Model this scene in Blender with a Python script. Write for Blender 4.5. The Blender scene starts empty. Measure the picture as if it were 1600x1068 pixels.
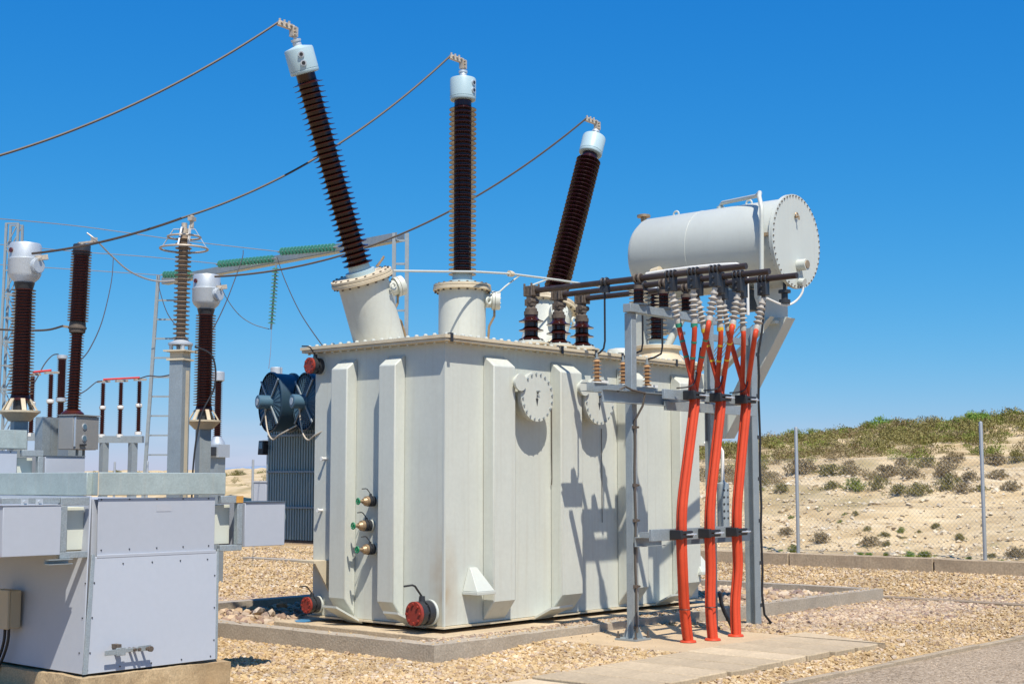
import bpy, bmesh, math, random
import numpy as np
from math import sin, cos, pi, radians, atan, atan2, sqrt
from mathutils import Vector, Matrix, noise

random.seed(7)
sc = bpy.context.scene
COL = sc.collection

# ---------------------------------------------------------------- camera
FPX, HOR, CAMH, YAW = 2168.7, 218.8, 1.65, radians(40.887)
TILT = atan(HOR / FPX)
cd = bpy.data.cameras.new('camera')
cam = bpy.data.objects.new('camera', cd)
COL.objects.link(cam)
cd.sensor_width = 36.0
cd.lens = FPX / 1600.0 * 36.0
cd.clip_start = 0.1
cd.clip_end = 3000.0
cam.location = (0, 0, CAMH)
cam.rotation_euler = (pi / 2 + TILT, 0, YAW - pi / 2)
sc.camera = cam

# ---------------------------------------------------------------- sky, sun, exposure
EXPOSURE = 0.42
EXPK = 2 ** EXPOSURE
SUN = Vector((-0.64, -1.0, 1.92)).normalized()
w = bpy.data.worlds.new('World')
sc.world = w
w.use_nodes = True
nt = w.node_tree
nt.nodes.clear()
out = nt.nodes.new('ShaderNodeOutputWorld')
bg = nt.nodes.new('ShaderNodeBackground')
sky = nt.nodes.new('ShaderNodeTexSky')
sky.sky_type = 'NISHITA'
sky.sun_disc = False
sky.sun_elevation = math.asin(SUN.z)
sky.sun_rotation = atan2(SUN.x, SUN.y)
sky.altitude = 300
sky.air_density = 1.0
sky.dust_density = 0.25
sky.ozone_density = 3.0
SKYK = 0.115
# deepen the sky's own colour (a clear, dry, saturated blue), channel by channel
spl = nt.nodes.new('ShaderNodeSeparateColor'); cmb = nt.nodes.new('ShaderNodeCombineColor')
nt.links.new(sky.outputs[0], spl.inputs[0])
for ch, (pw, cc) in enumerate(((2.0, .47), (.84, .565), (.42, .83))):
    m1 = nt.nodes.new('ShaderNodeMath'); m1.operation = 'MULTIPLY'; m1.inputs[1].default_value = SKYK * 1.189
    m2 = nt.nodes.new('ShaderNodeMath'); m2.operation = 'POWER'; m2.inputs[1].default_value = pw
    m3 = nt.nodes.new('ShaderNodeMath'); m3.operation = 'MULTIPLY'; m3.inputs[1].default_value = cc / (SKYK * EXPK)
    nt.links.new(spl.outputs[ch], m1.inputs[0]); nt.links.new(m1.outputs[0], m2.inputs[0]); nt.links.new(m2.outputs[0], m3.inputs[0]); nt.links.new(m3.outputs[0], cmb.inputs[ch])
# a few thin clouds low over the horizon
wtc = nt.nodes.new('ShaderNodeTexCoord'); wmp = nt.nodes.new('ShaderNodeMapping'); wmp.inputs['Scale'].default_value = (5, 5, 38)
wn = nt.nodes.new('ShaderNodeTexNoise'); wn.inputs['Scale'].default_value = 1.6; wn.inputs['Detail'].default_value = 6
wsp = nt.nodes.new('ShaderNodeSeparateXYZ'); wr = nt.nodes.new('ShaderNodeMapRange'); wr2 = nt.nodes.new('ShaderNodeMapRange'); wm = nt.nodes.new('ShaderNodeMath'); wm.operation = 'MULTIPLY'
nt.links.new(wtc.outputs['Generated'], wmp.inputs['Vector']); nt.links.new(wmp.outputs[0], wn.inputs['Vector']); nt.links.new(wtc.outputs['Generated'], wsp.inputs[0])
wr.inputs['From Min'].default_value = .008; wr.inputs['From Max'].default_value = .045; wr.inputs['To Min'].default_value = .75; wr.inputs['To Max'].default_value = 0
nt.links.new(wsp.outputs['Z'], wr.inputs[0])
wr2.inputs['From Min'].default_value = .45; wr2.inputs['From Max'].default_value = .68; nt.links.new(wn.outputs[0], wr2.inputs[0])
nt.links.new(wr.outputs[0], wm.inputs[0]); nt.links.new(wr2.outputs[0], wm.inputs[1])
wx = nt.nodes.new('ShaderNodeMix'); wx.data_type = 'RGBA'; wx.inputs['B'].default_value = (.62 / SKYK / EXPK, .68 / SKYK / EXPK, .84 / SKYK / EXPK, 1)
nt.links.new(wm.outputs[0], wx.inputs['Factor']); nt.links.new(cmb.outputs[0], wx.inputs['A']); nt.links.new(wx.outputs['Result'], bg.inputs['Color'])
bg.inputs['Strength'].default_value = SKYK
nt.links.new(bg.outputs[0], out.inputs['Surface'])
sd = bpy.data.lights.new('sun', 'SUN')
sd.energy = 4.4
sd.angle = radians(0.53)
sd.color = (1.0, 0.93, 0.82)
sun = bpy.data.objects.new('sun', sd)
COL.objects.link(sun)
sun.location = SUN * 60
sun.rotation_euler = (-SUN).to_track_quat('-Z', 'Y').to_euler()
sc.view_settings.view_transform = 'Standard'
sc.view_settings.look = 'None'
sc.view_settings.gamma = 1.0
sc.view_settings.use_curve_mapping = False
sc.view_settings.exposure = EXPOSURE

# ---------------------------------------------------------------- real-distance helpers
_F = np.array([cos(YAW), sin(YAW), 0]); _R = np.array([sin(YAW), -cos(YAW), 0]); _Z = np.array([0, 0, 1.])
_fw = cos(TILT) * _F + sin(TILT) * _Z; _up = -sin(TILT) * _F + cos(TILT) * _Z
_C = np.array([0, 0, CAMH])
def ray(x, y): return _fw + _R * (x - 800) / FPX - _up * (y - 534) / FPX
def onz(x, y, z): r = ray(x, y); return Vector(_C + r * (z - CAMH) / r[2])
def onx(x, y, v): r = ray(x, y); return Vector(_C + r * v / r[0])
def ony(x, y, v): r = ray(x, y); return Vector(_C + r * v / r[1])
def dep(x, y, d): return Vector(_C + ray(x, y) * d)

# ---------------------------------------------------------------- mesh builder
class MB:
    def __init__(s): s.v = []; s.f = []; s.fm = []; s.mi = 0
    def use(s, i): s.mi = i; return s
    def add(s, vs, fs):
        o = len(s.v); s.v += [tuple(p) for p in vs]; s.f += [tuple(i + o for i in f) for f in fs]; s.fm += [s.mi] * len(fs); return s
    def bb(s, x0, x1, y0, y1, z0, z1, M=None):
        vs = [Vector((x, y, z)) for z in (z0, z1) for (x, y) in ((x0, y0), (x1, y0), (x1, y1), (x0, y1))]
        if M: vs = [M @ v for v in vs]
        return s.add(vs, [(0, 3, 2, 1), (4, 5, 6, 7), (0, 1, 5, 4), (1, 2, 6, 5), (2, 3, 7, 6), (3, 0, 4, 7)])
    def box(s, c, d, M=None):
        return s.bb(c[0] - d[0] / 2, c[0] + d[0] / 2, c[1] - d[1] / 2, c[1] + d[1] / 2, c[2] - d[2] / 2, c[2] + d[2] / 2, M)
    def bar(s, p0, p1, wdt, hgt, up=(0, 0, 1)):
        p0 = Vector(p0); p1 = Vector(p1); d = (p1 - p0); L = d.length; d.normalize()
        u = Vector(up)
        if abs(d.dot(u)) > .99: u = Vector((0, 1, 0))
        sx = d.cross(u).normalized(); u = sx.cross(d)
        M = Matrix((( d.x, sx.x, u.x, p0.x), (d.y, sx.y, u.y, p0.y), (d.z, sx.z, u.z, p0.z), (0, 0, 0, 1)))
        return s.bb(0, L, -wdt / 2, wdt / 2, -hgt / 2, hgt / 2, M)
    def lathe(s, prof, base=(0, 0, 0), axis=(0, 0, 1), n=24, cap=True):
        axis = Vector(axis).normalized(); q = Vector((0, 0, 1)).rotation_difference(axis).to_matrix(); b = Vector(base)
        vs = []; fs = []
        for r, z in prof:
            for k in range(n):
                a = 2 * pi * k / n; vs.append(b + q @ Vector((r * cos(a), r * sin(a), z)))
        m = len(prof)
        for i in range(m - 1):
            for k in range(n):
                k2 = (k + 1) % n; fs.append((i * n + k, i * n + k2, (i + 1) * n + k2, (i + 1) * n + k))
        if cap:
            fs.append(tuple(range(n - 1, -1, -1))); fs.append(tuple((m - 1) * n + k for k in range(n)))
        return s.add(vs, fs)
    def cyl(s, p0, p1, r0, r1=None, n=16):
        p0 = Vector(p0); p1 = Vector(p1); r1 = r0 if r1 is None else r1
        return s.lathe([(r0, 0), (r1, (p1 - p0).length)], p0, p1 - p0, n)
    def tube(s, pts, r, n=8):
        pts = [Vector(p) for p in pts]; vs = []; fs = []
        t0 = (pts[1] - pts[0]).normalized(); u = t0.orthogonal().normalized()
        for i, p in enumerate(pts):
            a = pts[max(i - 1, 0)]; b = pts[min(i + 1, len(pts) - 1)]; t = (b - a).normalized()
            u = (u - t * u.dot(t)).normalized(); v = t.cross(u); rr = r[i] if hasattr(r, '__len__') else r
            for k in range(n):
                an = 2 * pi * k / n; vs.append(p + u * (rr * cos(an)) + v * (rr * sin(an)))
        for i in range(len(pts) - 1):
            for k in range(n):
                k2 = (k + 1) % n; fs.append((i * n + k, i * n + k2, (i + 1) * n + k2, (i + 1) * n + k))
        fs.append(tuple(range(n - 1, -1, -1))); fs.append(tuple((len(pts) - 1) * n + k for k in range(n)))
        return s.add(vs, fs)
    def ring(s, c, R, r, axis=(0, 0, 1), n=40, m=8):
        q = Vector((0, 0, 1)).rotation_difference(Vector(axis).normalized()).to_matrix(); c = Vector(c); vs = []; fs = []
        for i in range(n):
            a = 2 * pi * i / n
            for k in range(m):
                b = 2 * pi * k / m; rr = R + r * cos(b); vs.append(c + q @ Vector((rr * cos(a), rr * sin(a), r * sin(b))))
        for i in range(n):
            for k in range(m):
                i2 = (i + 1) % n; k2 = (k + 1) % m; fs.append((i * m + k, i2 * m + k, i2 * m + k2, i * m + k2))
        return s.add(vs, fs)
    def prism(s, poly, vec):
        poly = [Vector(p) for p in poly]; vec = Vector(vec); n = len(poly)
        nn = sum(((poly[i].cross(poly[(i + 1) % n])) for i in range(n)), Vector())
        if nn.dot(vec) > 0: poly.reverse()
        vs = poly + [p + vec for p in poly]
        fs = [tuple(range(n)), tuple(range(2 * n - 1, n - 1, -1))] + [(i, i + n, (i + 1) % n + n, (i + 1) % n) for i in range(n)]
        return s.add(vs, fs)
    def bolts(s, c, axis, R, k, r=.012, h=.014, a0=0.0):
        axis = Vector(axis).normalized(); q = Vector((0, 0, 1)).rotation_difference(axis).to_matrix(); c = Vector(c)
        for i in range(k):
            a = a0 + 2 * pi * i / k; p = c + q @ Vector((R * cos(a), R * sin(a), 0)); s.lathe([(r, 0), (r, h)], p, axis, 6)
        return s

def insul(mb, base, axis, L, rc, rs, n, seg=24, taper=1.0, alt=1.0):
    p = L / n; prof = []
    for i in range(n):
        z = i * p; k = 1 + (taper - 1) * i / n; R = rs * k * (alt if i % 2 else 1)
        prof += [(rc * k, z), (rc * k, z + .30 * p), (R, z + .24 * p), (R, z + .34 * p), (rc * k + (R - rc * k) * .3, z + .5 * p), (rc * k, z + .72 * p)]
    prof.append((rc * taper, L))
    return mb.lathe(prof, base, axis, seg)

def smooth(P, n=8):
    P = [Vector(p) for p in P]; out = []
    for i in range(len(P) - 1):
        p0 = P[max(i - 1, 0)]; p1 = P[i]; p2 = P[i + 1]; p3_ = P[min(i + 2, len(P) - 1)]
        for k in range(n):
            t = k / n; out.append(.5 * ((2 * p1) + (p2 - p0) * t + (2 * p0 - 5 * p1 + 4 * p2 - p3_) * t * t + (3 * p1 - p0 - 3 * p2 + p3_) * t ** 3))
    out.append(P[-1]); return out

# ---------------------------------------------------------------- objects
LOC = {}
def thing(name, label, cat, loc=(0, 0, 0), rotz=0.0, group=None):
    o = bpy.data.objects.new(name, None); COL.objects.link(o)
    o.location = loc; o.rotation_euler = (0, 0, rotz); o.empty_display_size = .2
    o['label'] = label; o['category'] = cat
    if group: o['group'] = group
    LOC[o.name] = Vector(loc)
    return o
def root(o):
    while o.parent: o = o.parent
    return o
def mesh(name, mb, off, angle=35):
    me = bpy.data.meshes.new(name)
    me.from_pydata([(v[0] - off[0], v[1] - off[1], v[2] - off[2]) for v in mb.v], [], mb.f)
    if mb.fm and max(mb.fm) > 0: me.polygons.foreach_set('material_index', mb.fm)
    me.polygons.foreach_set('use_smooth', [True] * len(me.polygons))
    me.set_sharp_from_angle(angle=radians(angle)); me.update()
    return me
def part(name, mb, mat, parent, local=False, bevel=0, label=None):
    off = (0, 0, 0) if local else LOC[root(parent).name]
    o = bpy.data.objects.new(name, mesh(name, mb, off)); COL.objects.link(o); o.parent = parent
    for m_ in (mat if isinstance(mat, list) else [mat]): o.data.materials.append(m_)
    if label: o['label'] = label
    if bevel: bev(o, bevel)
    return o
def bev(o, wd):
    m = o.modifiers.new('edge', 'BEVEL'); m.width = wd; m.segments = 2; m.limit_method = 'ANGLE'; m.angle_limit = radians(50)
def solo(name, mb, mat, label=None, cat=None, group=None, kind=None, bevel=0):
    xs = np.array(mb.v); c = Vector(((xs[:, 0].min() + xs[:, 0].max()) / 2, (xs[:, 1].min() + xs[:, 1].max()) / 2, xs[:, 2].min()))
    o = bpy.data.objects.new(name, mesh(name, mb, c)); COL.objects.link(o); o.location = c
    o.data.materials.append(mat)
    if kind: o['kind'] = kind
    if label: o['label'] = label
    if cat: o['category'] = cat
    if group: o['group'] = group
    if bevel: bev(o, bevel)
    LOC[o.name] = c
    return o
def rough_box(x0, x1, y0, y1, z0, z1, st=.05, amp=.02, seed=0):
    g = MB(); nx, ny, nz = [max(1, int((b - a) / st)) for a, b in ((x0, x1), (y0, y1), (z0, z1))]; ids = {}
    def vid(i, j, k):
        if (i, j, k) not in ids:
            p = Vector((x0 + (x1 - x0) * i / nx, y0 + (y1 - y0) * j / ny, z0 + (z1 - z0) * k / nz)); q = p * 3.1 + Vector((seed, 0, 0))
            d = noise.noise_vector(q) * amp + noise.noise_vector(q * 3.3) * amp * .55 + noise.noise_vector(q * 9) * amp * .25
            if noise.noise(p * 2.3 + Vector((seed + 9, 3, 0))) > .22: d.y += amp * .9
            if k == nz: d.z *= .45
            ids[(i, j, k)] = len(g.v); g.v.append(tuple(p + d))
        return ids[(i, j, k)]
    def quad(a, b, c, d): g.f.append((vid(*a), vid(*b), vid(*c), vid(*d))); g.fm.append(0)
    for i in range(nx):
        for j in range(ny): quad((i, j, nz), (i + 1, j, nz), (i + 1, j + 1, nz), (i, j + 1, nz))
        for k in range(nz): quad((i, 0, k), (i + 1, 0, k), (i + 1, 0, k + 1), (i, 0, k + 1)); quad((i + 1, ny, k), (i, ny, k), (i, ny, k + 1), (i + 1, ny, k + 1))
    for j in range(ny):
        for k in range(nz): quad((0, j + 1, k), (0, j, k), (0, j, k + 1), (0, j + 1, k + 1)); quad((nx, j, k), (nx, j + 1, k), (nx, j + 1, k + 1), (nx, j, k + 1))
    return g
def each(name, mbs, mat, parent, local=False):
    for m_ in mbs: part(name, m_, mat, parent, local)
def dup(src, loc, rotz=None, label=None, group=None, scale=None):
    def cp(o, par):
        c = o.copy(); COL.objects.link(c)
        if par: c.parent = par
        for ch in [k for k in bpy.data.objects if k.parent == o]: cp(ch, c)
        return c
    r = cp(src, None); r.location = loc; LOC[r.name] = Vector(loc)
    if rotz is not None: r.rotation_euler = (0, 0, rotz)
    if scale: r.scale = (scale,) * 3
    if label: r['label'] = label
    if group: r['group'] = group
    return r

# ---------------------------------------------------------------- materials
def mat(name, col, rough=.5, metal=0.0, var=.06, vscale=3.0, bump=0.0, bscale=40.0, streak=0.0, streak_col=(.35, .25, .14), coat=0.0, spec=.5, dirt=0.0, fine=0.0, objrand=0.0):
    m = bpy.data.materials.new(name); m.use_nodes = True; t = m.node_tree; b = t.nodes['Principled BSDF']
    N = t.nodes.new; Lk = t.links.new
    b.inputs['Roughness'].default_value = rough; b.inputs['Metallic'].default_value = metal
    b.inputs['Specular IOR Level'].default_value = spec
    if coat: b.inputs['Coat Weight'].default_value = coat; b.inputs['Coat Roughness'].default_value = .06
    tc = N('ShaderNodeTexCoord')
    nz = N('ShaderNodeTexNoise'); nz.inputs['Scale'].default_value = vscale; nz.inputs['Detail'].default_value = 6; nz.inputs['Roughness'].default_value = .65
    Lk(tc.outputs['Object'], nz.inputs['Vector'])
    mx = N('ShaderNodeMix'); mx.data_type = 'RGBA'
    mx.inputs['A'].default_value = (*[max(c * (1 - 2.2 * var), 0) for c in col], 1); mx.inputs['B'].default_value = (*[min(c * (1 + 2.2 * var), 1) for c in col], 1)
    Lk(nz.outputs[0], mx.inputs['Factor']); last = mx.outputs['Result']
    if fine:
        n3 = N('ShaderNodeTexNoise'); n3.inputs['Scale'].default_value = vscale * 18; n3.inputs['Detail'].default_value = 4
        Lk(tc.outputs['Object'], n3.inputs['Vector'])
        m3 = N('ShaderNodeMix'); m3.data_type = 'RGBA'; m3.blend_type = 'MULTIPLY'; m3.inputs['Factor'].default_value = 1
        rr = N('ShaderNodeMapRange'); rr.inputs['From Min'].default_value = .3; rr.inputs['From Max'].default_value = .7; rr.inputs['To Min'].default_value = 1 - fine; rr.inputs['To Max'].default_value = 1 + fine * .4
        Lk(n3.outputs[0], rr.inputs[0]); Lk(last, m3.inputs['A']); Lk(rr.outputs[0], m3.inputs['B']); last = m3.outputs['Result']
    if streak:
        mp = N('ShaderNodeMapping'); mp.inputs['Scale'].default_value = (14, 14, .4); Lk(tc.outputs['Object'], mp.inputs['Vector'])
        n2 = N('ShaderNodeTexNoise'); n2.inputs['Scale'].default_value = 1.6; n2.inputs['Detail'].default_value = 4; Lk(mp.outputs[0], n2.inputs['Vector'])
        rp = N('ShaderNodeMapRange'); rp.inputs['From Min'].default_value = .52; rp.inputs['From Max'].default_value = .8; rp.inputs['To Max'].default_value = streak
        Lk(n2.outputs[0], rp.inputs[0])
        m2 = N('ShaderNodeMix'); m2.data_type = 'RGBA'; m2.inputs['B'].default_value = (*streak_col, 1)
        Lk(rp.outputs[0], m2.inputs['Factor']); Lk(last, m2.inputs['A']); last = m2.outputs['Result']
    if dirt:
        n4 = N('ShaderNodeTexNoise'); n4.inputs['Scale'].default_value = 1.4; n4.inputs['Detail'].default_value = 8; Lk(tc.outputs['Object'], n4.inputs['Vector'])
        r4 = N('ShaderNodeMapRange'); r4.inputs['From Min'].default_value = .55; r4.inputs['From Max'].default_value = .72; r4.inputs['To Max'].default_value = dirt
        Lk(n4.outputs[0], r4.inputs[0])
        m4 = N('ShaderNodeMix'); m4.data_type = 'RGBA'; m4.inputs['B'].default_value = (*streak_col, 1)
        Lk(r4.outputs[0], m4.inputs['Factor']); Lk(last, m4.inputs['A']); last = m4.outputs['Result']
    Lk(last, b.inputs['Base Color'])
    if objrand:
        oi = N('ShaderNodeObjectInfo'); ro = N('ShaderNodeMapRange'); ro.inputs['To Min'].default_value = 1 - objrand; ro.inputs['To Max'].default_value = 1 + objrand * .5; Lk(oi.outputs['Random'], ro.inputs[0])
        m6 = N('ShaderNodeMix'); m6.data_type = 'RGBA'; m6.blend_type = 'MULTIPLY'; m6.inputs['Factor'].default_value = 1; Lk(last, m6.inputs['A']); Lk(ro.outputs[0], m6.inputs['B']); Lk(m6.outputs['Result'], b.inputs['Base Color'])
    if bump:
        nb = N('ShaderNodeTexNoise'); nb.inputs['Scale'].default_value = bscale; nb.inputs['Detail'].default_value = 5; Lk(tc.outputs['Object'], nb.inputs['Vector'])
        bp = N('ShaderNodeBump'); bp.inputs['Strength'].default_value = bump; bp.inputs['Distance'].default_value = .01
        Lk(nb.outputs[0], bp.inputs['Height']); Lk(bp.outputs[0], b.inputs['Normal'])
    return m

PAINT = mat('grey_green_paint', (.565, .585, .525), .45, var=.05, vscale=1.3, streak=.42, streak_col=(.46, .44, .36), bump=.05, bscale=9, fine=.04)
LID = mat('weathered_cream_paint', (.62, .53, .375), .6, var=.1, vscale=5, dirt=.5, streak_col=(.36, .24, .13), fine=.12)
PALE = mat('pale_grey_paint', (.535, .56, .51), .45, var=.045, vscale=1.6, streak=.35, streak_col=(.48, .47, .42))
PALEBLUE = mat('pale_blue_cap_paint', (.40, .53, .57), .4, var=.04)
PORC = mat('brown_glazed_porcelain', (.034, .0072, .005), .16, var=.15, vscale=6, spec=.45)
PORC2 = mat('dusty_brown_porcelain', (.065, .014, .008), .32, var=.2, vscale=12, fine=.2, spec=.35)
TANP = mat('tan_porcelain', (.46, .27, .13), .35, var=.15, vscale=14)
OLDP = mat('grey_brown_porcelain', (.27, .2, .14), .5, var=.2, vscale=14, fine=.2)
GALV = mat('galvanised_steel', (.34, .385, .40), .5, .35, var=.1, vscale=6, fine=.22, streak=.25, streak_col=(.45, .44, .38))
GALVB = mat('weathered_galvanised_beam', (.41, .48, .46), .5, .25, var=.14, vscale=4, fine=.12, streak=.3, streak_col=(.50, .47, .38))
STEELD = mat('dark_steel', (.13, .16, .19), .5, .3, var=.12, vscale=5, fine=.15)
CLAD = mat('grey_lilac_cladding', (.415, .445, .495), .5, var=.022, vscale=1.2, streak=.12, streak_col=(.42, .42, .43), fine=.02)
ALU = mat('bare_aluminium', (.56, .60, .63), .5, .45, var=.06, vscale=4, fine=.08)
CAST = mat('rusty_cast_iron', (.12, .095, .075), .7, .2, var=.3, vscale=20, bump=.4)
BUSB = mat('brown_bus_tube', (.062, .045, .038), .45, .4, var=.2, vscale=9)
BLACK = mat('black_rubber', (.018, .018, .02), .5, var=.1)
BLACKM = mat('black_painted_metal', (.03, .032, .036), .42, var=.1)
RED = mat('orange_red_cable_sheath', (.60, .066, .024), .5, spec=.3, var=.08, vscale=8, fine=.08)
REDP = mat('red_flange_paint', (.27, .035, .022), .5, var=.12, vscale=20)
REDT = mat('red_switch_tube', (.62, .05, .04), .5)
SIL = mat('grey_silicone', (.43, .40, .355), .5, var=.12, vscale=20)
GRN = mat('green_tape', (.02, .24, .15), .5)
YEL = mat('yellow_tape', (.75, .48, .03), .5)
HWG = mat('green_handwheel_paint', (.01, .24, .10), .4)
BRASS = mat('dirty_brass', (.42, .30, .18), .45, .5, var=.2, vscale=20)
FANB = mat('dark_blue_fan_paint', (.026, .058, .088), .4, var=.12, vscale=6)
FANM = mat('mid_blue_motor_paint', (.075, .15, .21), .4, var=.1)
RADG = mat('dark_green_grey_radiator_paint', (.36, .43, .40), .5, var=.08, vscale=3)
CONC = mat('grey_concrete', (.41, .35, .27), .9, var=.12, vscale=2.2, bump=.5, bscale=50, dirt=.4, streak_col=(.29, .23, .16), fine=.22)
CONCT = mat('tan_stone_concrete', (.48, .36, .21), .95, var=.18, vscale=4, bump=.8, bscale=16, dirt=.6, streak_col=(.34, .23, .12), fine=.3)
SLAB = mat('cream_concrete_slab', (.56, .44, .285), .92, objrand=.24, var=.16, vscale=2.5, bump=.4, bscale=40, dirt=.35, streak_col=(.38, .30, .2), fine=.18)
PADM = mat('sandy_mortar', (.52, .39, .24), .95, var=.12, vscale=3, bump=.5, bscale=30, fine=.15)
CREAM = mat('cream_painted_box', (.60, .62, .53), .45, var=.04)
GREYB = mat('grey_cabinet_paint', (.32, .315, .30), .45, .2, var=.06, vscale=3, fine=.05)
TANB = mat('tan_junction_box', (.42, .36, .25), .5, var=.06)
WIRE = mat('weathered_conductor', (.085, .068, .055), .6, .2, var=.15)
WIREG = mat('grey_conductor', (.30, .30, .31), .5, .5, var=.1)
HARD = mat('rusty_clamp_casting', (.52, .45, .36), .5, .4, var=.3, vscale=40)
RINGM = mat('dull_ring_metal', (.46, .40, .33), .5, .2, var=.12, vscale=12)
WHITE = mat('white_plastic', (.75, .74, .70), .4, var=.04)
FENCEM = mat('fence_post_steel', (.36, .38, .39), .5, .4, var=.1)

def glass_green():
    m = mat('green_glass', (.10, .36, .28), .12, spec=.7, var=.1, vscale=20)
    b = m.node_tree.nodes['Principled BSDF']; b.inputs['Transmission Weight'].default_value = .45
    return m
GGL = glass_green()
def pane_glass():
    m = mat('lamp_glass', (.12, .2, .26), .06, spec=.8)
    return m
PANE = pane_glass()
def foliage(name, c1, c2):
    m = bpy.data.materials.new(name); m.use_nodes = True; t = m.node_tree; b = t.nodes['Principled BSDF']
    g = t.nodes.new('ShaderNodeNewGeometry'); r = t.nodes.new('ShaderNodeValToRGB')
    r.color_ramp.elements[0].color = (*c1, 1); r.color_ramp.elements[1].color = (*c2, 1)
    t.links.new(g.outputs['Random Per Island'], r.inputs[0]); t.links.new(r.outputs[0], b.inputs['Base Color'])
    b.inputs['Roughness'].default_value = .7; b.inputs['Specular IOR Level'].default_value = .2
    return m
FOL = [foliage('olive_leaves', (.125, .11, .032), (.31, .27, .10)), foliage('green_leaves', (.10, .13, .022), (.27, .30, .06)), foliage('dry_brown_leaves', (.16, .12, .06), (.37, .29, .16)), foliage('bright_green_leaves', (.10, .20, .03), (.28, .40, .08))]

def stones_mat(name, cols, rough=.85):
    m = bpy.data.materials.new(name); m.use_nodes = True; t = m.node_tree; b = t.nodes['Principled BSDF']
    g = t.nodes.new('ShaderNodeNewGeometry'); r = t.nodes.new('ShaderNodeValToRGB'); cr = r.color_ramp
    n = len(cols)
    cr.elements[0].position = 0; cr.elements[0].color = (*cols[0], 1); cr.elements[1].position = 1; cr.elements[1].color = (*cols[-1], 1)
    for i in range(1, n - 1):
        e = cr.elements.new(i / (n - 1)); e.color = (*cols[i], 1)
    t.links.new(g.outputs['Random Per Island'], r.inputs[0])
    tc = t.nodes.new('ShaderNodeTexCoord'); nz = t.nodes.new('ShaderNodeTexNoise'); nz.inputs['Scale'].default_value = .8; nz.inputs['Detail'].default_value = 5
    t.links.new(tc.outputs['Object'], nz.inputs['Vector'])
    mr = t.nodes.new('ShaderNodeMapRange'); mr.inputs['From Min'].default_value = .3; mr.inputs['From Max'].default_value = .7; mr.inputs['To Min'].default_value = .78; mr.inputs['To Max'].default_value = 1.14
    t.links.new(nz.outputs[0], mr.inputs[0])
    mx = t.nodes.new('ShaderNodeMix'); mx.data_type = 'RGBA'; mx.blend_type = 'MULTIPLY'; mx.inputs['Factor'].default_value = 1
    t.links.new(r.outputs[0], mx.inputs['A']); t.links.new(mr.outputs[0], mx.inputs['B']); t.links.new(mx.outputs['Result'], b.inputs['Base Color'])
    b.inputs['Roughness'].default_value = rough; b.inputs['Specular IOR Level'].default_value = .25
    return m
GRAVM = stones_mat('tan_gravel_stones', [(.50, .355, .17), (.57, .42, .23), (.34, .22, .10), (.62, .49, .315), (.45, .305, .145), (.51, .395, .285), (.54, .375, .18), (.29, .20, .14), (.64, .54, .41)])
COBM = stones_mat('pinkish_cobbles', [(.45, .33, .22), (.54, .42, .28), (.27, .18, .14), (.48, .34, .19), (.56, .46, .35), (.30, .19, .13), (.46, .36, .26), (.22, .16, .14)])

def ground_mat(name, cols, scale, bump=.6, rough=.95, extra=None):
    m = bpy.data.materials.new(name); m.use_nodes = True; t = m.node_tree; b = t.nodes['Principled BSDF']; N = t.nodes.new; Lk = t.links.new
    tc = N('ShaderNodeTexCoord')
    vo = N('ShaderNodeTexVoronoi'); vo.inputs['Scale'].default_value = scale; vo.inputs['Randomness'].default_value = 1
    Lk(tc.outputs['Object'], vo.inputs['Vector'])
    sp = N('ShaderNodeSeparateColor'); Lk(vo.outputs['Color'], sp.inputs[0])
    r = N('ShaderNodeValToRGB'); cr = r.color_ramp; n = len(cols)
    cr.elements[0].color = (*cols[0], 1); cr.elements[1].color = (*cols[-1], 1)
    for i in range(1, n - 1):
        e = cr.elements.new(i / (n - 1)); e.color = (*cols[i], 1)
    Lk(sp.outputs[0], r.inputs[0])
    nz = N('ShaderNodeTexNoise'); nz.inputs['Scale'].default_value = .7; nz.inputs['Detail'].default_value = 7; nz.inputs['Roughness'].default_value = .65; Lk(tc.outputs['Object'], nz.inputs['Vector'])
    mr = N('ShaderNodeMapRange'); mr.inputs['From Min'].default_value = .3; mr.inputs['From Max'].default_value = .7; mr.inputs['To Min'].default_value = .8; mr.inputs['To Max'].default_value = 1.15
    Lk(nz.outputs[0], mr.inputs[0])
    mx = N('ShaderNodeMix'); mx.data_type = 'RGBA'; mx.blend_type = 'MULTIPLY'; mx.inputs['Factor'].default_value = 1
    Lk(r.outputs[0], mx.inputs['A']); Lk(mr.outputs[0], mx.inputs['B']); Lk(mx.outputs['Result'], b.inputs['Base Color'])
    bp = N('ShaderNodeBump'); bp.inputs['Strength'].default_value = bump; bp.inputs['Distance'].default_value = .6 / scale; bp.invert = True
    Lk(vo.outputs['Distance'], bp.inputs['Height']); Lk(bp.outputs[0], b.inputs['Normal'])
    b.inputs['Roughness'].default_value = rough; b.inputs['Specular IOR Level'].default_value = .2
    return m
GROUNDM = ground_mat('gravel_ground', [(.44, .30, .14), (.50, .36, .19), (.27, .17, .08), (.52, .40, .24), (.38, .25, .11)], 26)
ASPH = ground_mat('coarse_asphalt', [(.33, .25, .17), (.42, .33, .23), (.20, .15, .10), (.36, .28, .19), (.48, .39, .29)], 44, .7)
EDGEM = mat('tan_buried_edging', (.40, .32, .22), .95, var=.15, vscale=6, bump=.6, bscale=40, fine=.3)
OLDK = mat('weathered_low_kerb', (.30, .23, .16), .95, var=.2, vscale=6, bump=.6, bscale=30, fine=.3)

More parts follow.
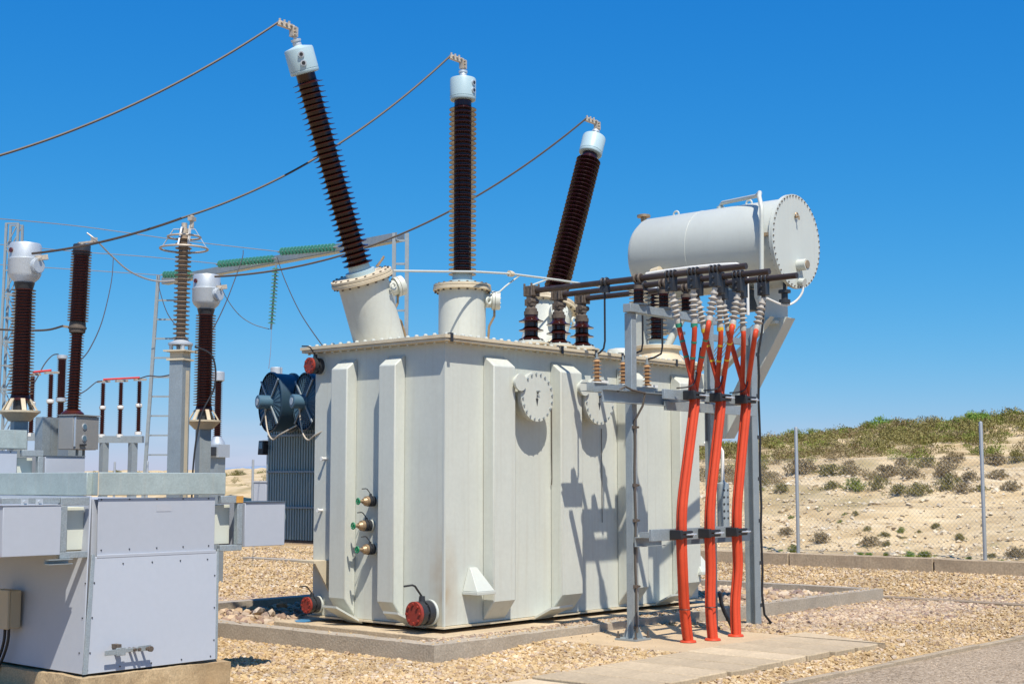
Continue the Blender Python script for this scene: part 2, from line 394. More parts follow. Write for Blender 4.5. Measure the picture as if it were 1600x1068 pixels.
def hill_mat():
    m = bpy.data.materials.new('sandy_hill_earth'); m.use_nodes = True; t = m.node_tree; b = t.nodes['Principled BSDF']; N = t.nodes.new; Lk = t.links.new
    tc = N('ShaderNodeTexCoord')
    mp = N('ShaderNodeMapping'); mp.inputs['Scale'].default_value = (.5, .25, 2.2); Lk(tc.outputs['Object'], mp.inputs['Vector'])
    n1 = N('ShaderNodeTexNoise'); n1.inputs['Scale'].default_value = 2.2; n1.inputs['Detail'].default_value = 10; n1.inputs['Roughness'].default_value = .7; Lk(mp.outputs[0], n1.inputs['Vector'])
    r = N('ShaderNodeValToRGB'); cr = r.color_ramp
    cr.elements[0].position = .28; cr.elements[0].color = (.36, .25, .125, 1); cr.elements[1].position = .72; cr.elements[1].color = (.70, .58, .39, 1)
    e = cr.elements.new(.5); e.color = (.56, .43, .25, 1)
    Lk(n1.outputs[0], r.inputs[0]); 
    n2 = N('ShaderNodeTexNoise'); n2.inputs['Scale'].default_value = 3.0; n2.inputs['Detail'].default_value = 10; n2.inputs['Roughness'].default_value = .75; Lk(tc.outputs['Object'], n2.inputs['Vector'])
    n5 = N('ShaderNodeTexNoise'); n5.inputs['Scale'].default_value = .35; n5.inputs['Detail'].default_value = 5; Lk(tc.outputs['Object'], n5.inputs['Vector'])
    r5 = N('ShaderNodeMapRange'); r5.inputs['From Min'].default_value = .56; r5.inputs['From Max'].default_value = .68; r5.inputs['To Max'].default_value = .7; Lk(n5.outputs[0], r5.inputs[0])
    m5 = N('ShaderNodeMix'); m5.data_type = 'RGBA'; m5.inputs['B'].default_value = (.27, .215, .10, 1); Lk(r5.outputs[0], m5.inputs['Factor']); Lk(r.outputs[0], m5.inputs['A'])
    Lk(m5.outputs['Result'], b.inputs['Base Color'])
    bp = N('ShaderNodeBump'); bp.inputs['Strength'].default_value = .6; bp.inputs['Distance'].default_value = .08; Lk(n2.outputs[0], bp.inputs['Height']); Lk(bp.outputs[0], b.inputs['Normal'])
    b.inputs['Roughness'].default_value = .95; b.inputs['Specular IOR Level'].default_value = .15
    return m
HILLM = hill_mat()
# the tank's own paint: a brown rust stain down the near corner
TANKP = PAINT.copy(); TANKP.name = 'tank_paint_with_corner_stain'
_t = TANKP.node_tree; _b = _t.nodes['Principled BSDF']; _src = _b.inputs['Base Color'].links[0].from_socket
_tc = _t.nodes.new('ShaderNodeTexCoord'); _mp = _t.nodes.new('ShaderNodeMapping'); _mp.inputs['Location'].default_value = (2.25 * 5, .976 * 5, -.42 * 1.7); _mp.inputs['Scale'].default_value = (5, 5, 1.7)
_ln = _t.nodes.new('ShaderNodeVectorMath'); _ln.operation = 'LENGTH'; _mr = _t.nodes.new('ShaderNodeMapRange'); _mr.inputs['From Min'].default_value = .05; _mr.inputs['From Max'].default_value = 1.15; _mr.inputs['To Min'].default_value = 1.1; _mr.inputs['To Max'].default_value = 0
_nz = _t.nodes.new('ShaderNodeTexNoise'); _nz.inputs['Scale'].default_value = 6; _ml = _t.nodes.new('ShaderNodeMath'); _ml.operation = 'MULTIPLY'
_mx = _t.nodes.new('ShaderNodeMix'); _mx.data_type = 'RGBA'; _mx.inputs['B'].default_value = (.36, .24, .11, 1)
_t.links.new(_tc.outputs['Object'], _mp.inputs[0]); _t.links.new(_mp.outputs[0], _ln.inputs[0]); _t.links.new(_ln.outputs['Value'], _mr.inputs[0]); _t.links.new(_tc.outputs['Object'], _nz.inputs['Vector'])
_t.links.new(_mr.outputs[0], _ml.inputs[0]); _t.links.new(_nz.outputs[0], _ml.inputs[1]); _t.links.new(_ml.outputs[0], _mx.inputs['Factor']); _t.links.new(_src, _mx.inputs['A']); _t.links.new(_mx.outputs['Result'], _b.inputs['Base Color'])
# ================================================================ THE SETTING
XF = 24.6            # fence and boundary kerb line
X0, X1, Y0, Y1 = 10.0, 14.51, 9.544, 11.49      # transformer tank walls
BX0, BX1, BY0, BY1 = 9.284, 18.33, 8.978, 14.3  # oil pit wall, outer

def sst(a, b, x): t_ = min(1, max(0, (x - a) / (b - a))); return t_ * t_ * (3 - 2 * t_)
def mound(x, y):
    e = sst(5.84, 6.12, y) * (1 - sst(12.85, 14.4, x))
    if 6.3 < y < 7.02 and 6.9 < x < 12.3: return .01
    return .08 * e * max(sst(9.7, 11.0, x) * (1 - sst(9.0, 9.3, y)), sst(6.2, 7.4, x) * (1 - sst(7.2, 8.1, y))) + .01
g = MB(); g.add([(-60, -60, 0), (900, -60, 0), (900, 900, 0), (-60, 900, 0)], [(0, 1, 2, 3)])
mx_ = list(np.arange(6.1, 14.8, .12)); my_ = list(np.arange(5.8, 9.35, .07))
g.add([(x, y, mound(x, y) - .006) for x in mx_ for y in my_], [(i * len(my_) + j, (i + 1) * len(my_) + j, (i + 1) * len(my_) + j + 1, i * len(my_) + j + 1) for i in range(len(mx_) - 1) for j in range(len(my_) - 1)])
solo('ground', g, GROUNDM, kind='structure')

def ridge(y): return float(np.interp(y, [-10, 10, 18.8, 25, 30, 45, 62, 75, 120], [5.0, 4.75, 4.45, 4.0, 3.5, 2.9, 2.62, 2.45, 2.4]))
def hill_h(x, y):
    s = x - XF; R = ridge(y)
    far = float(np.interp(y, [20, 45], [1, .75]))
    wob = noise.noise(Vector((y * .12, 3.1, 0))) * 1.6 + noise.noise(Vector((y * .4, 9.1, 0))) * .6
    s2 = s + wob * min(1, max(0, s / 3))
    h = float(np.interp(s2, [-.2, .4, 1.2, 5.5, 11.0, 16.5, 20, 26, 33, 60, 200], [.05, .26, .42, 1.62 * far, 1.95 * far, 2.5 * far, 2.5 * far + (R - 2.5) * .25, 2.5 * far + (R - 2.5) * .72, R, R * 1.01, R * .9]))
    k = min(1, max(0, s / 2))
    h += k * (noise.fractal(Vector((x * .55, y * .55, 0)), 1, 2, 6) * .17 + noise.fractal(Vector((x * 1.6, y * .5, 3)), .9, 2, 4) * .07 + noise.noise(Vector((x * .11, y * .11, 5))) * .2)
    return h
xs = list(np.arange(XF + .12, XF + 14, .22)) + list(np.arange(XF + 14, XF + 40, .45)) + list(np.arange(XF + 40, XF + 120, 3))
ys = list(np.arange(-2, 40, .3)) + list(np.arange(40, 130, .8))
g = MB(); nY = len(ys)
g.v = [(x, y, hill_h(x, y)) for x in xs for y in ys]
g.f = [(i * nY + j, (i + 1) * nY + j, (i + 1) * nY + j + 1, i * nY + j + 1) for i in range(len(xs) - 1) for j in range(nY - 1)]
hill = solo('hillside', g, HILLM, kind='structure')

# distant blue hills on the horizon
g = MB(); pts = []
for i in range(60):
    y = -200 + i * 40; x = 1500 + 200 * sin(i)
    pts.append((x, y, 18 + 22 * noise.noise(Vector((i * .35, 2, 0))) + 10 * noise.noise(Vector((i * 1.1, 7, 0)))))
vs = []; fs = []
for i, (x, y, h) in enumerate(pts): vs += [(x - 300, y, -8), (x, y, max(h, 3)), (x + 400, y, -8)]
for i in range(len(pts) - 1):
    a = i * 3; b = a + 3; fs += [(a, b, b + 1, a + 1), (a + 1, b + 1, b + 2, a + 2)]
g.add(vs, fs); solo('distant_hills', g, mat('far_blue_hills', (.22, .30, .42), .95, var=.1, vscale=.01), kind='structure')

# road at the lower right with its edging kerb
g = MB(); g.add([(-5, -20, .004), (26, -20, .004), (26, 5.72, .004), (-5, 5.9, .004)], [(0, 1, 2, 3)]); solo('road', g, ASPH, kind='structure')
g = MB()
for k in range(26):
    x = 2 + k * .9; y = 5.82 - .028 * (x - 10); dz = .006 * sin(k * 2.3); g.bar((x, y, .012 + dz), (x + .895, y - .026, .012 + dz),   .07, .05)
solo('road_edging', g, EDGEM, 'narrow concrete edging between the tan gravel and the grey road', 'kerb', bevel=.006)

# low kerb running from the pit wall toward the right, and boundary kerb under the fence
g = MB()
for k in range(9):
    g.bb(18.45, 18.62, 13.9 - (k + 1) * 1.45, 13.9 - k * 1.45 - .015, -.05, .045)
solo('low_kerb', g, OLDK, 'low weathered kerb sunk in the gravel beyond the oil pit', 'kerb', bevel=.01)
g = MB()
for k in range(16):
    r_ = rough_box(XF - .1, XF + .12, 2 + k * 3.0, 2 + k * 3.0 + 2.985, -.05, .255 + .006 * (k % 2), .1, .012, k); g.add(r_.v, r_.f)
solo('boundary_kerb', g, mat('stained_boundary_concrete', (.45, .35, .235), .95, var=.14, vscale=1.5, bump=.5, bscale=20, dirt=.6, streak=.5, streak_col=(.27, .2, .13), fine=.25), 'long stained concrete boundary kerb below the wire fence', 'boundary kerb', bevel=.012)
g = MB()
g.bb(18.9, 19.15, 16, 24, -.03, .06)
solo('rear_kerb', g, CONC, 'low concrete kerb in the gravel behind the radiator', 'kerb', bevel=.01)

# oil pit wall: four walls butted end to end
t = .2; H = .166
pit = thing('oil_pit_wall', 'low grey concrete pit wall around the big transformer, filled with cobbles', 'pit wall', (BX0, BY0, 0))
for nm, bx in (('front_wall', (BX0, BX1, BY0, BY0 + t)), ('rear_wall', (BX0, BX1, BY1 - t, BY1)), ('side_wall', (BX0, BX0 + t, BY0 + t, BY1 - t)), ('side_wall', (BX1 - t, BX1, BY0 + t, BY1 - t))):
    part(nm, rough_box(bx[0], bx[1], bx[2], bx[3], -.06, H, .07, .009, 2.0), CONC, pit)
g = MB().bb(X0 - .28, X1 + .35, Y0 - .22, Y1 + .3, -.05, .178)
solo('foundation_slab', g, SLAB, 'concrete foundation slab under the transformer tank inside the pit', 'foundation slab', bevel=.012)

# stones -----------------------------------------------------------
rng = np.random.default_rng(3)
ICO = np.array([(0, 0, 1)] + [(.894 * cos(2 * pi * k / 5), .894 * sin(2 * pi * k / 5), .447) for k in range(5)] + [(.894 * cos(2 * pi * k / 5 + pi / 5), .894 * sin(2 * pi * k / 5 + pi / 5), -.447) for k in range(5)] + [(0, 0, -1)])
ICF = np.array([(0, 1 + k, 1 + (k + 1) % 5) for k in range(5)] + [(1 + k, 6 + k, 1 + (k + 1) % 5) for k in range(5)] + [(6 + k, 6 + (k + 1) % 5, 1 + (k + 1) % 5) for k in range(5)] + [(11, 6 + (k + 1) % 5, 6 + k) for k in range(5)])
OCT = np.array([(1, 0, 0), (0, 1, 0), (-1, 0, 0), (0, -1, 0), (0, 0, 1), (0, 0, -1.)]); OCF = np.array([(0, 1, 4), (1, 2, 4), (2, 3, 4), (3, 0, 4), (1, 0, 5), (2, 1, 5), (3, 2, 5), (0, 3, 5)])
def stones(name, P, size, mt, label, cat, base=ICO, faces=ICF, flat=.62, sink=.25, smooth=False, kind='stuff'):
    n = len(P); V = np.repeat(base[None], n, 0) * (1 + rng.uniform(-.28, .28, (n, len(base), 1)))
    S = size[:, None] * np.stack([rng.uniform(.75, 1.35, n), rng.uniform(.65, 1.05, n), np.full(n, flat) * rng.uniform(.7, 1.25, n)], 1)
    V = V * S[:, None, :]
    tx, ty, tz = rng.normal(0, .35, n), rng.normal(0, .35, n), rng.uniform(0, 2 * pi, n)
    def rot(V, a, i, j):
        c, s_ = np.cos(a)[:, None], np.sin(a)[:, None]; A = V[:, :, i].copy(); B = V[:, :, j].copy(); V[:, :, i] = c * A - s_ * B; V[:, :, j] = s_ * A + c * B
    rot(V, tx, 1, 2); rot(V, ty, 0, 2); rot(V, tz, 0, 1)
    V += P[:, None, :]; V[:, :, 2] += (size * flat * (1 - 2 * sink))[:, None]
    Fc = (faces[None] + (np.arange(n) * len(base))[:, None, None]).reshape(-1, 3)
    me = bpy.data.meshes.new(name); V = V.reshape(-1, 3); c = np.array([V[:, 0].mean(), V[:, 1].mean(), 0]); V = V - c
    me.vertices.add(len(V)); me.vertices.foreach_set('co', V.astype(np.float32).ravel())
    me.loops.add(Fc.size); me.loops.foreach_set('vertex_index', Fc.astype(np.int32).ravel())
    me.polygons.add(len(Fc)); me.polygons.foreach_set('loop_start', np.arange(0, Fc.size, 3, dtype=np.int32)); me.polygons.foreach_set('loop_total', np.full(len(Fc), 3, np.int32))
    me.polygons.foreach_set('use_smooth', np.full(len(Fc), smooth)); me.update(calc_edges=True); me.validate()
    o = bpy.data.objects.new(name, me); COL.objects.link(o); o.location = c; me.materials.append(mt)
    if kind: o['kind'] = kind
    if label: o['label'] = label
    if cat: o['category'] = cat
    return o
def wedge(d0, d1, n, ang=.43):
    d = np.sqrt(rng.uniform(d0 * d0, d1 * d1, n)); a = YAW + rng.uniform(-ang, ang, n)
    return np.stack([d * np.cos(a), d * np.sin(a), np.zeros(n)], 1)
def keep(P):
    x, y = P[:, 0], P[:, 1]
    out = ~((x > BX0 - .02) & (x < BX1 + .02) & (y > BY0 - .02) & (y < BY1 + .02))
    out &= ~((x > 6.9) & (x < 12.74) & (y > 6.13) & (y < 7.14) & ~((x > 12.34) & (y < 7.12 - (12.76 - x) * 2.6)))
    out &= ~((x > 10.86) & (x < 12.79) & (y > 7.1) & (y < 9))
    out &= ~((x > 5.7) & (x < 7.4) & (y > 9.2) & (y < 13.5))
    out &= (y > 5.86) & (x < XF - .12) & ~((x > 18.45) & (x < 18.62))
    P = P[out]; P[:, 2] += [mound(a, b) - .01 if 6.1 < a < 14.7 and 5.8 < b < 9.3 else 0 for a, b in P[:, :2]]
    return P
P = keep(wedge(9.0, 15.5, 98000)); stones('gravel_stones', P, rng.uniform(.008, .019, len(P)) * rng.choice([1, 1, 1, 1, 1.4, 1.8], len(P)), GRAVM, 'tan gravel stones covering the yard around the equipment', 'gravel')
P = keep(wedge(15.5, 21, 46000)); stones('gravel_stones', P, rng.uniform(.015, .03, len(P)), GRAVM, 'tan gravel stones farther back in the yard', 'gravel', OCT, OCF, .75)
P = keep(wedge(21, 36, 60000, .42)); stones('gravel_stones', P, rng.uniform(.02, .042, len(P)), GRAVM, 'tan gravel stones near the boundary fence', 'gravel', OCT, OCF, .75)
P = wedge(8.5, 17, 60000, .5); P = P[(P[:, 1] < 5.70 - .028 * (P[:, 0] - 10)) & (P[:, 0] > 8)]; stones('road_grit', P, rng.uniform(.005, .011, len(P)), stones_mat('brown_road_grit', [(.40, .30, .20), (.48, .38, .27), (.26, .19, .13), (.56, .46, .34), (.36, .27, .19)]), 'fine brown grit covering the road at the lower right', 'grit', OCT, OCF, .6)
n = 500; P = np.stack([rng.uniform(8.6, 12.7, n), rng.uniform(6.1, 8.9, n), np.full(n, .094)], 1); P = P[(rng.random(n) < .5) & ((P[:, 1] > 7.15) & (P[:, 0] > 10.95) & (P[:, 0] < 12.7) & ((P[:, 1] > 8.5) | (P[:, 0] < 11.2)))]; stones('spilled_pebbles', P, rng.uniform(.006, .016, len(P)), GRAVM, 'few pebbles spilled onto the mortar pad', 'pebbles', OCT, OCF, .7)
# pinkish coarser patches beside the pit
P = np.concatenate([np.stack([rng.normal(16.3, 1.6, 5200), rng.normal(8.1, .42, 5200), np.zeros(5200)], 1), np.stack([rng.normal(11.2, 1.5, 4200), rng.normal(15.3, .5, 4200), np.zeros(4200)], 1)])
P = keep(P); stones('coarse_stones', P, rng.uniform(.02, .042, len(P)), COBM, 'patches of coarser pinkish stones along the pit wall', 'stones')
# cobbles inside the pit
n = 5200
P = np.stack([rng.uniform(BX0 + t + .05, BX1 - t - .05, n), rng.uniform(BY0 + t + .04, BY1 - t - .05, n), np.full(n, .045)], 1)
o_ = ~((P[:, 0] > X0 - .3) & (P[:, 0] < X1 + .37) & (P[:, 1] > Y0 - .24) & (P[:, 1] < Y1 + .32)); P = P[o_]
stones('pit_cobbles', P, rng.uniform(.03, .075, len(P)), COBM, 'cobbles filling the pit around the transformer', 'cobbles', flat=.6, sink=.15)
P = np.stack([rng.uniform(X0 - .55, X0 + 4.5, 900), rng.uniform(BY0 + .19, Y0 - .2, 900), np.full(900, .15)], 1)
stones('pit_pebbles', P, rng.uniform(.012, .03, len(P)), COBM, 'pebbles lying between the pit wall and the tank slab', 'pebbles', flat=.6)
n = 420; P = np.concatenate([np.stack([rng.uniform(BX0, BX1, n), rng.uniform(BY0 + .03, BY0 + t, n) , np.full(n, H - .002)], 1), np.stack([rng.uniform(BX0 + .02, BX0 + t, 60), rng.uniform(BY0, BY1, 60), np.full(60, H - .002)], 1)]); stones('spilled_gravel', P, rng.uniform(.006, .018, len(P)), GRAVM, 'gravel grains spilled on top of the pit wall', 'gravel', OCT, OCF, .7)
# larger single cobbles at the left end of the pit
for i, (px, py, r, m_, lb) in enumerate([(441, 941, .085, mat('orange_stone', (.55, .26, .12), .9, var=.15, vscale=8), 'rounded orange cobble at the left end of the pit'), (404, 950, .10, mat('pale_cobble', (.55, .46, .36), .9, var=.12, vscale=8, bump=.4, bscale=20), 'large pale slab shaped cobble left of the orange one'), (425, 953, .075, mat('beige_cobble', (.50, .40, .29), .9, var=.12, vscale=8, bump=.4, bscale=20), 'pale cobble just under the orange stone')]):
    p = onz(px, py, .16); s = stones('cobble', np.array([[p.x, p.y, .1]]), np.array([r]), m_, lb, 'cobble', kind=None, smooth=False); 
g = MB(); g.add([tuple(onz(x, y, .181)) for x, y in ((460, 968.5), (470, 966.5), (483, 967), (486, 969.5), (476, 971.5), (463, 971))], [(0, 1, 2, 3, 4, 5)])
pud = solo('puddle', g, mat('wet_film', (.10, .09, .08), .05, spec=.8), kind='structure')

# ================================================================ SHRUBS
def leaves(n, w, h, lw, ll, seed, stalk=False):
    r = np.random.default_rng(seed); ncl = max(6, n // 30)
    cc = np.stack([r.normal(0, .38, ncl) * w, r.normal(0, .38, ncl) * w, (.15 + .8 * r.random(ncl) ** .9) * h], 1)
    cc[:, 2] *= np.clip(1.15 - (cc[:, 0] ** 2 + cc[:, 1] ** 2) / (w * w) * .75, .15, 1)
    k = r.integers(0, ncl, n); c = cc[k] + r.normal(0, 1, (n, 3)) * np.array([.12 * w, .12 * w, .1 * h]); c[:, 2] = np.abs(c[:, 2])
    d = r.normal(0, 1, (n, 3)); d[:, 2] = np.abs(d[:, 2]) + .5; d /= np.linalg.norm(d, axis=1)[:, None]
    e = np.cross(d, r.normal(0, 1, (n, 3))); e /= np.linalg.norm(e, axis=1)[:, None]
    L = (ll * r.uniform(.6, 1.4, n))[:, None]; W = (lw * r.uniform(.6, 1.4, n))[:, None]
    V = np.stack([c - e * W, c + e * W, c + d * L + e * W * .4, c + d * L - e * W * .4], 1).reshape(-1, 3)
    return V, (np.arange(n)[:, None] * 4 + np.arange(4)[None])
def fol_obj(name, V, F, mt):
    me = bpy.data.meshes.new(name); me.from_pydata(V.tolist(), [], F.tolist()); me.update()
    o = bpy.data.objects.new(name, me); me.materials.append(mt); return o
SHR = []
for i in range(6):
    V, F = leaves(1300, .52, .46 + .08 * (i % 3), .016, .06, i); SHR.append((V, F))
protos = {}
def shrub(x, y, size, kind, label, hs=1.0, group='scrub bushes on the sandy bank'):
    key = (random.randrange(6), kind)
    if key not in protos: protos[key] = fol_obj('shrub', *SHR[key[0]], FOL[kind]).data
    o = bpy.data.objects.new('shrub', protos[key]); COL.objects.link(o)
    o.location = (x, y, hill_h(x, y) - .04); o.scale = (size, size, size * hs); o.rotation_euler = (0, 0, random.random() * 6.28)
    o['label'] = label; o['category'] = 'shrub'; o['group'] = group
def ground_hit(px, py):
    r = ray(px, py); tt = 20.0
    while tt < 140:
        p = _C + r * tt
        if p[0] > XF + .15 and p[2] < hill_h(p[0], p[1]): return p
        tt += .12
    return None
ORDN = 'first second third fourth fifth sixth seventh eighth ninth tenth eleventh twelfth thirteenth fourteenth fifteenth sixteenth seventeenth eighteenth nineteenth twentieth twenty-first twenty-second twenty-third twenty-fourth twenty-fifth twenty-sixth twenty-seventh twenty-eighth twenty-ninth thirtieth thirty-first thirty-second'.split()
TONE = ['olive', 'green', 'dry brownish', 'bright green']
bank = [(705 + 703, 728, 30, 2), (1450, 728, 42, 0), (1490, 722, 44, 2), (1555, 727, 52, 2), (1590, 722, 40, 0), (1250, 740, 60, 2), (1295, 744, 50, 0), (1330, 740, 40, 2), (1385, 745, 50, 2), (1425, 748, 46, 2), (1475, 748, 48, 2), (1515, 752, 44, 2), (1560, 748, 40, 2),
        (1192, 752, 36, 2), (1222, 770, 34, 0), (1300, 765, 38, 0), (1335, 768, 46, 1), (1372, 764, 40, 0), (1405, 774, 42, 0), (1435, 775, 50, 0), (1482, 766, 52, 0), (1505, 770, 40, 2), (1533, 768, 30, 0), (1580, 766, 36, 2),
        (1236, 810, 16, 1), (1281, 798, 14, 1), (1320, 806, 12, 1), (1337, 805, 16, 0), (1355, 830, 22, 0), (1313, 816, 14, 1), (1228, 838, 32, 2), (1283, 848, 42, 2), (1382, 840, 26, 0), (1408, 832, 18, 1), (1462, 826, 26, 0), (1436, 832, 14, 0), (1500, 846, 28, 0), (1413, 844, 18, 0), (1360, 852, 46, 2), (1385, 855, 20, 0),
        (1240, 862, 24, 1), (1344, 868, 18, 3), (1358, 870, 20, 3), (1385, 868, 16, 1), (1420, 872, 26, 3), (1445, 870, 34, 1), (1550, 870, 24, 0), (1588, 872, 40, 2), (1565, 878, 18, 3), (1515, 878, 20, 3), (1220, 862, 14, 3), (1205, 858, 16, 1), (1185, 770, 26, 1), (1190, 735, 30, 0)]
def rowof(py): return 'on the upper terrace' if py < 735 else 'along the middle terrace edge' if py < 780 else 'on the bare sandy slope' if py < 855 else 'at the foot of the bank'
cnt = {}
for (px, py, wd, kd) in sorted(bank):
    p = ground_hit(px, py)
    if p is None: continue
    d = (p - _C) @ _fw; sz = wd * d / FPX / 1.15; rw = rowof(py); cnt[rw] = cnt.get(rw, 0) + 1
    sl = 'tiny' if wd < 20 else ('small' if wd < 36 else 'broad')
    shrub(p[0], p[1], sz, kd, f'{sl} {TONE[kd]} shrub {rw}, {ORDN[cnt[rw] - 1]} from the left there', .8 + .25 * random.random())
# upper slope and crest, each bush one can tell apart against the sky
crest = [(1185 + i * 16.5 + random.uniform(-6, 6), random.choice([1, 1, 0, 3]), random.uniform(.45, 1.0), 52 + random.uniform(-3, 2)) for i in range(26)] + [(px, 3, 1.05, 53.5) for px in (1522, 1375, 1362, 1392)]
for i, (px, kd, sz, x) in enumerate(sorted(crest)):
    shrub(x, onx(px, 640, x).y, sz, kd, f'{"big " if sz > 1 else ""}{TONE[kd]} bush on the hill crest, {ORDN[i]} from the left', 1.15 if sz > 1 else 1.0, 'bushes along the hill crest')
fars = sorted((random.choice([135, 160, 175, 190, 215, 330, 345, 355, 365, 372, 385, 400, 412]) + random.uniform(-8, 8), random.uniform(40, 56), random.choice([0, 0, 1])) for i in range(22))
for i, (px, x, kd) in enumerate(fars):
    shrub(x, onx(px, 715, x).y, random.uniform(.45, .9), kd, f'{TONE[kd]} bush on the low far left bank, {ORDN[i]} from the left', .8, 'bushes on the far left bank')
# continuous scrub cover on the upper slope: nobody could count it
VV = []; FF = []; off = 0; rs = random.Random(5); rr_ = np.random.default_rng(9)
def scatter(n, fx, fy, s0, s1):
    global off
    for i in range(n):
        x, y = fx(), fy()
        dens = noise.noise(Vector((x * .16, y * .16, 1.5))) + .5 * noise.noise(Vector((x * .5, y * .5, 4)))
        if dens < -.18: continue
        V, F = SHR[rs.randrange(6)]; k = rr_.permutation(len(F))[:330]; Vq = V.reshape(-1, 4, 3)[k].reshape(-1, 3); s = rs.uniform(s0, s1)
        a = rs.random() * 6.28; Vr = np.stack([Vq[:, 0] * cos(a) - Vq[:, 1] * sin(a), Vq[:, 0] * sin(a) + Vq[:, 1] * cos(a), Vq[:, 2] * .8], 1) * s * 1.25
        VV.append(Vr + np.array([x, y, hill_h(x, y) - .05])); FF.append(np.arange(len(k))[:, None] * 4 + np.arange(4)[None] + off); off += len(k) * 4
def flush(name, mt, label):
    global off
    V = np.concatenate(VV); F = np.concatenate(FF); c = np.array([V[:, 0].mean(), V[:, 1].mean(), 2.5])
    o = fol_obj(name, V - c, F, mt); COL.objects.link(o); o.location = c; o['kind'] = 'stuff'; o['label'] = label; o['category'] = 'scrub'
    VV.clear(); FF.clear(); off = 0
scatter(900, lambda: rs.uniform(39.5, 57), lambda: rs.uniform(12, 46), .4, 1.0); flush('hilltop_scrub', FOL[0], 'dense olive scrub covering the upper hillside')
scatter(380, lambda: rs.uniform(38.5, 56), lambda: rs.uniform(12, 46), .35, .9); flush('dry_scrub', FOL[2], 'dry brown scrub mixed over the upper hillside')
scatter(380, lambda: rs.uniform(38.0, 56), lambda: rs.uniform(12, 46), .3, .8); flush('green_scrub', FOL[1], 'green scrub patches on the upper hillside')
scatter(300, lambda: rs.uniform(31, 36), lambda: rs.uniform(10, 32), .3, .7); flush('bench_scrub', FOL[2], 'low dry scrub in a band across the middle of the bank')
scatter(110, lambda: rs.uniform(30.5, 35.5), lambda: rs.uniform(10, 32), .25, .55); flush('olive_bench_scrub', FOL[0], 'low olive scrub along the middle terrace of the bank')
scatter(170, lambda: rs.uniform(32, 55), lambda: rs.uniform(42, 85), .35, .75); flush('far_scrub', FOL[0], 'low scrub on the far left bank')

n = 9000
P = np.stack([XF + .3 + 11 * rng.random(n) ** 1.3, rng.uniform(5, 30, n), np.zeros(n)], 1)
P[:, 2] = [hill_h(x, y) - .01 for x, y in P[:, :2]]
stones('bank_stones', P, rng.uniform(.015, .05, n) * rng.choice([1, 1, 1, 1.8], n), stones_mat('pale_bank_stones', [(.62, .50, .32), (.70, .60, .44), (.50, .38, .23), (.74, .66, .52), (.40, .31, .20)]), 'loose pale stones lying on the sandy bank', 'stones', OCT, OCF, .6)
def tufts(nn, fx, fy, s0, s1):
    global off
    for i in range(nn):
        x, y = fx(), fy()
        if noise.noise(Vector((x * .5, y * .3, 8))) < -.1: continue
        V, F = SHR[rs.randrange(6)]; k = rr_.permutation(len(F))[:70]; s = rs.uniform(s0, s1)
        VV.append(V.reshape(-1, 4, 3)[k].reshape(-1, 3) * np.array([s, s, s * .6]) + np.array([x, y, hill_h(x, y) - .03])); FF.append(np.arange(len(k))[:, None] * 4 + np.arange(4)[None] + off); off += len(k) * 4
tufts(260, lambda: rs.uniform(XF + .4, 31), lambda: rs.uniform(6, 30), .12, .3); flush('dry_tufts', FOL[2], 'small dry grass tufts scattered on the bare bank')
tufts(170, lambda: rs.uniform(XF + .3, XF + 1.6), lambda: rs.uniform(6, 30), .1, .28); flush('weeds', FOL[3], 'bright green weeds along the boundary kerb')
# ================================================================ FENCE
fz = .26
fence = thing('wire_fence', 'chain link fence on thin grey posts in front of the hillside', 'fence', (XF, 10, 0))
for y in [10.07, 13.84, 17.6, 21.4, 25.1, 28.2, 30.86, 35.89, 37.62, 41.4, 6.3]:
    top = 2.7 if y < 29 else 2.24
    part('post', MB().lathe([(.034, .0), (.034, top), (.026, top + .02), (.004, top + .03)], (XF + .02, y, .02), (0, 0, 1), 12), FENCEM, fence)
g = MB(); vs = []; fs = []
def wirebox(p, q, r=.0012):
    d = (Vector(q) - Vector(p)).normalized(); n_ = Vector((1, 0, 0)); u = d.cross(n_) * r; n_ = n_ * r; o = len(vs)
    for c in (p, q):
        c = Vector(c)
        for k in (u + n_, u - n_, -u - n_, -u + n_): vs.append(c + k)
    for k in range(4): fs.append((o + k, o + (k + 1) % 4, o + 4 + (k + 1) % 4, o + 4 + k))
z0, z1 = .3, 2.1; pit_ = .085
for k in range(int((30 - 6) / pit_)):
    y = 6 + k * pit_; wirebox((XF + .05, y, z0), (XF + .05, y + 1.8, z1)); wirebox((XF + .054, y + 1.8, z0), (XF + .054, y, z1))
for z in (.32, 1.2, 2.1): wirebox((XF + .06, 6, z), (XF + .06, 31, z), .0018)
g.add(vs, fs); part('mesh', g, FENCEM, fence)

# ================================================================ CABLE PAD AND TRENCH COVERS
solo('mortar_pad', MB().bb(10.87, 12.78, 7.13, 8.975, -.02, .093), PADM, 'sandy mortar pad where the orange cables enter the ground', 'pad', bevel=.01)
ORDN_ = 'first second third fourth fifth sixth seventh eighth ninth tenth eleventh twelfth thirteenth fourteenth'.split()
for k in range(14):
    x1 = 12.76 - k * .432; x0 = x1 - .396 + random.uniform(-.006, .006); dy = random.uniform(-.025, .025); sl = random.uniform(-.014, .006)
    yn = 6.12 + dy if k else 6.045
    if k == 0: m = MB().prism([(x0, yn, .09), (x1 - .40, yn, .09), (x1, 7.125, .09), (x0, 7.125, .09)], (0, 0, .05))
    else: m = rough_box(x0, x1, yn, 7.125 + dy * .3, .088 + sl, .14 + sl, .05, .006, k * 3.7)
    lab = 'end trench cover slab, tapered, farthest right with its shadow gap' if k == 0 else ('concrete trench cover plank nearest the tapered end slab' if k == 1 else f'flat concrete trench cover plank, {ORDN_[k]} in the row counting from the tapered end slab')
    solo('trench_cover', m, SLAB, lab, 'cover slab', 'concrete trench covers in a row', bevel=.01)
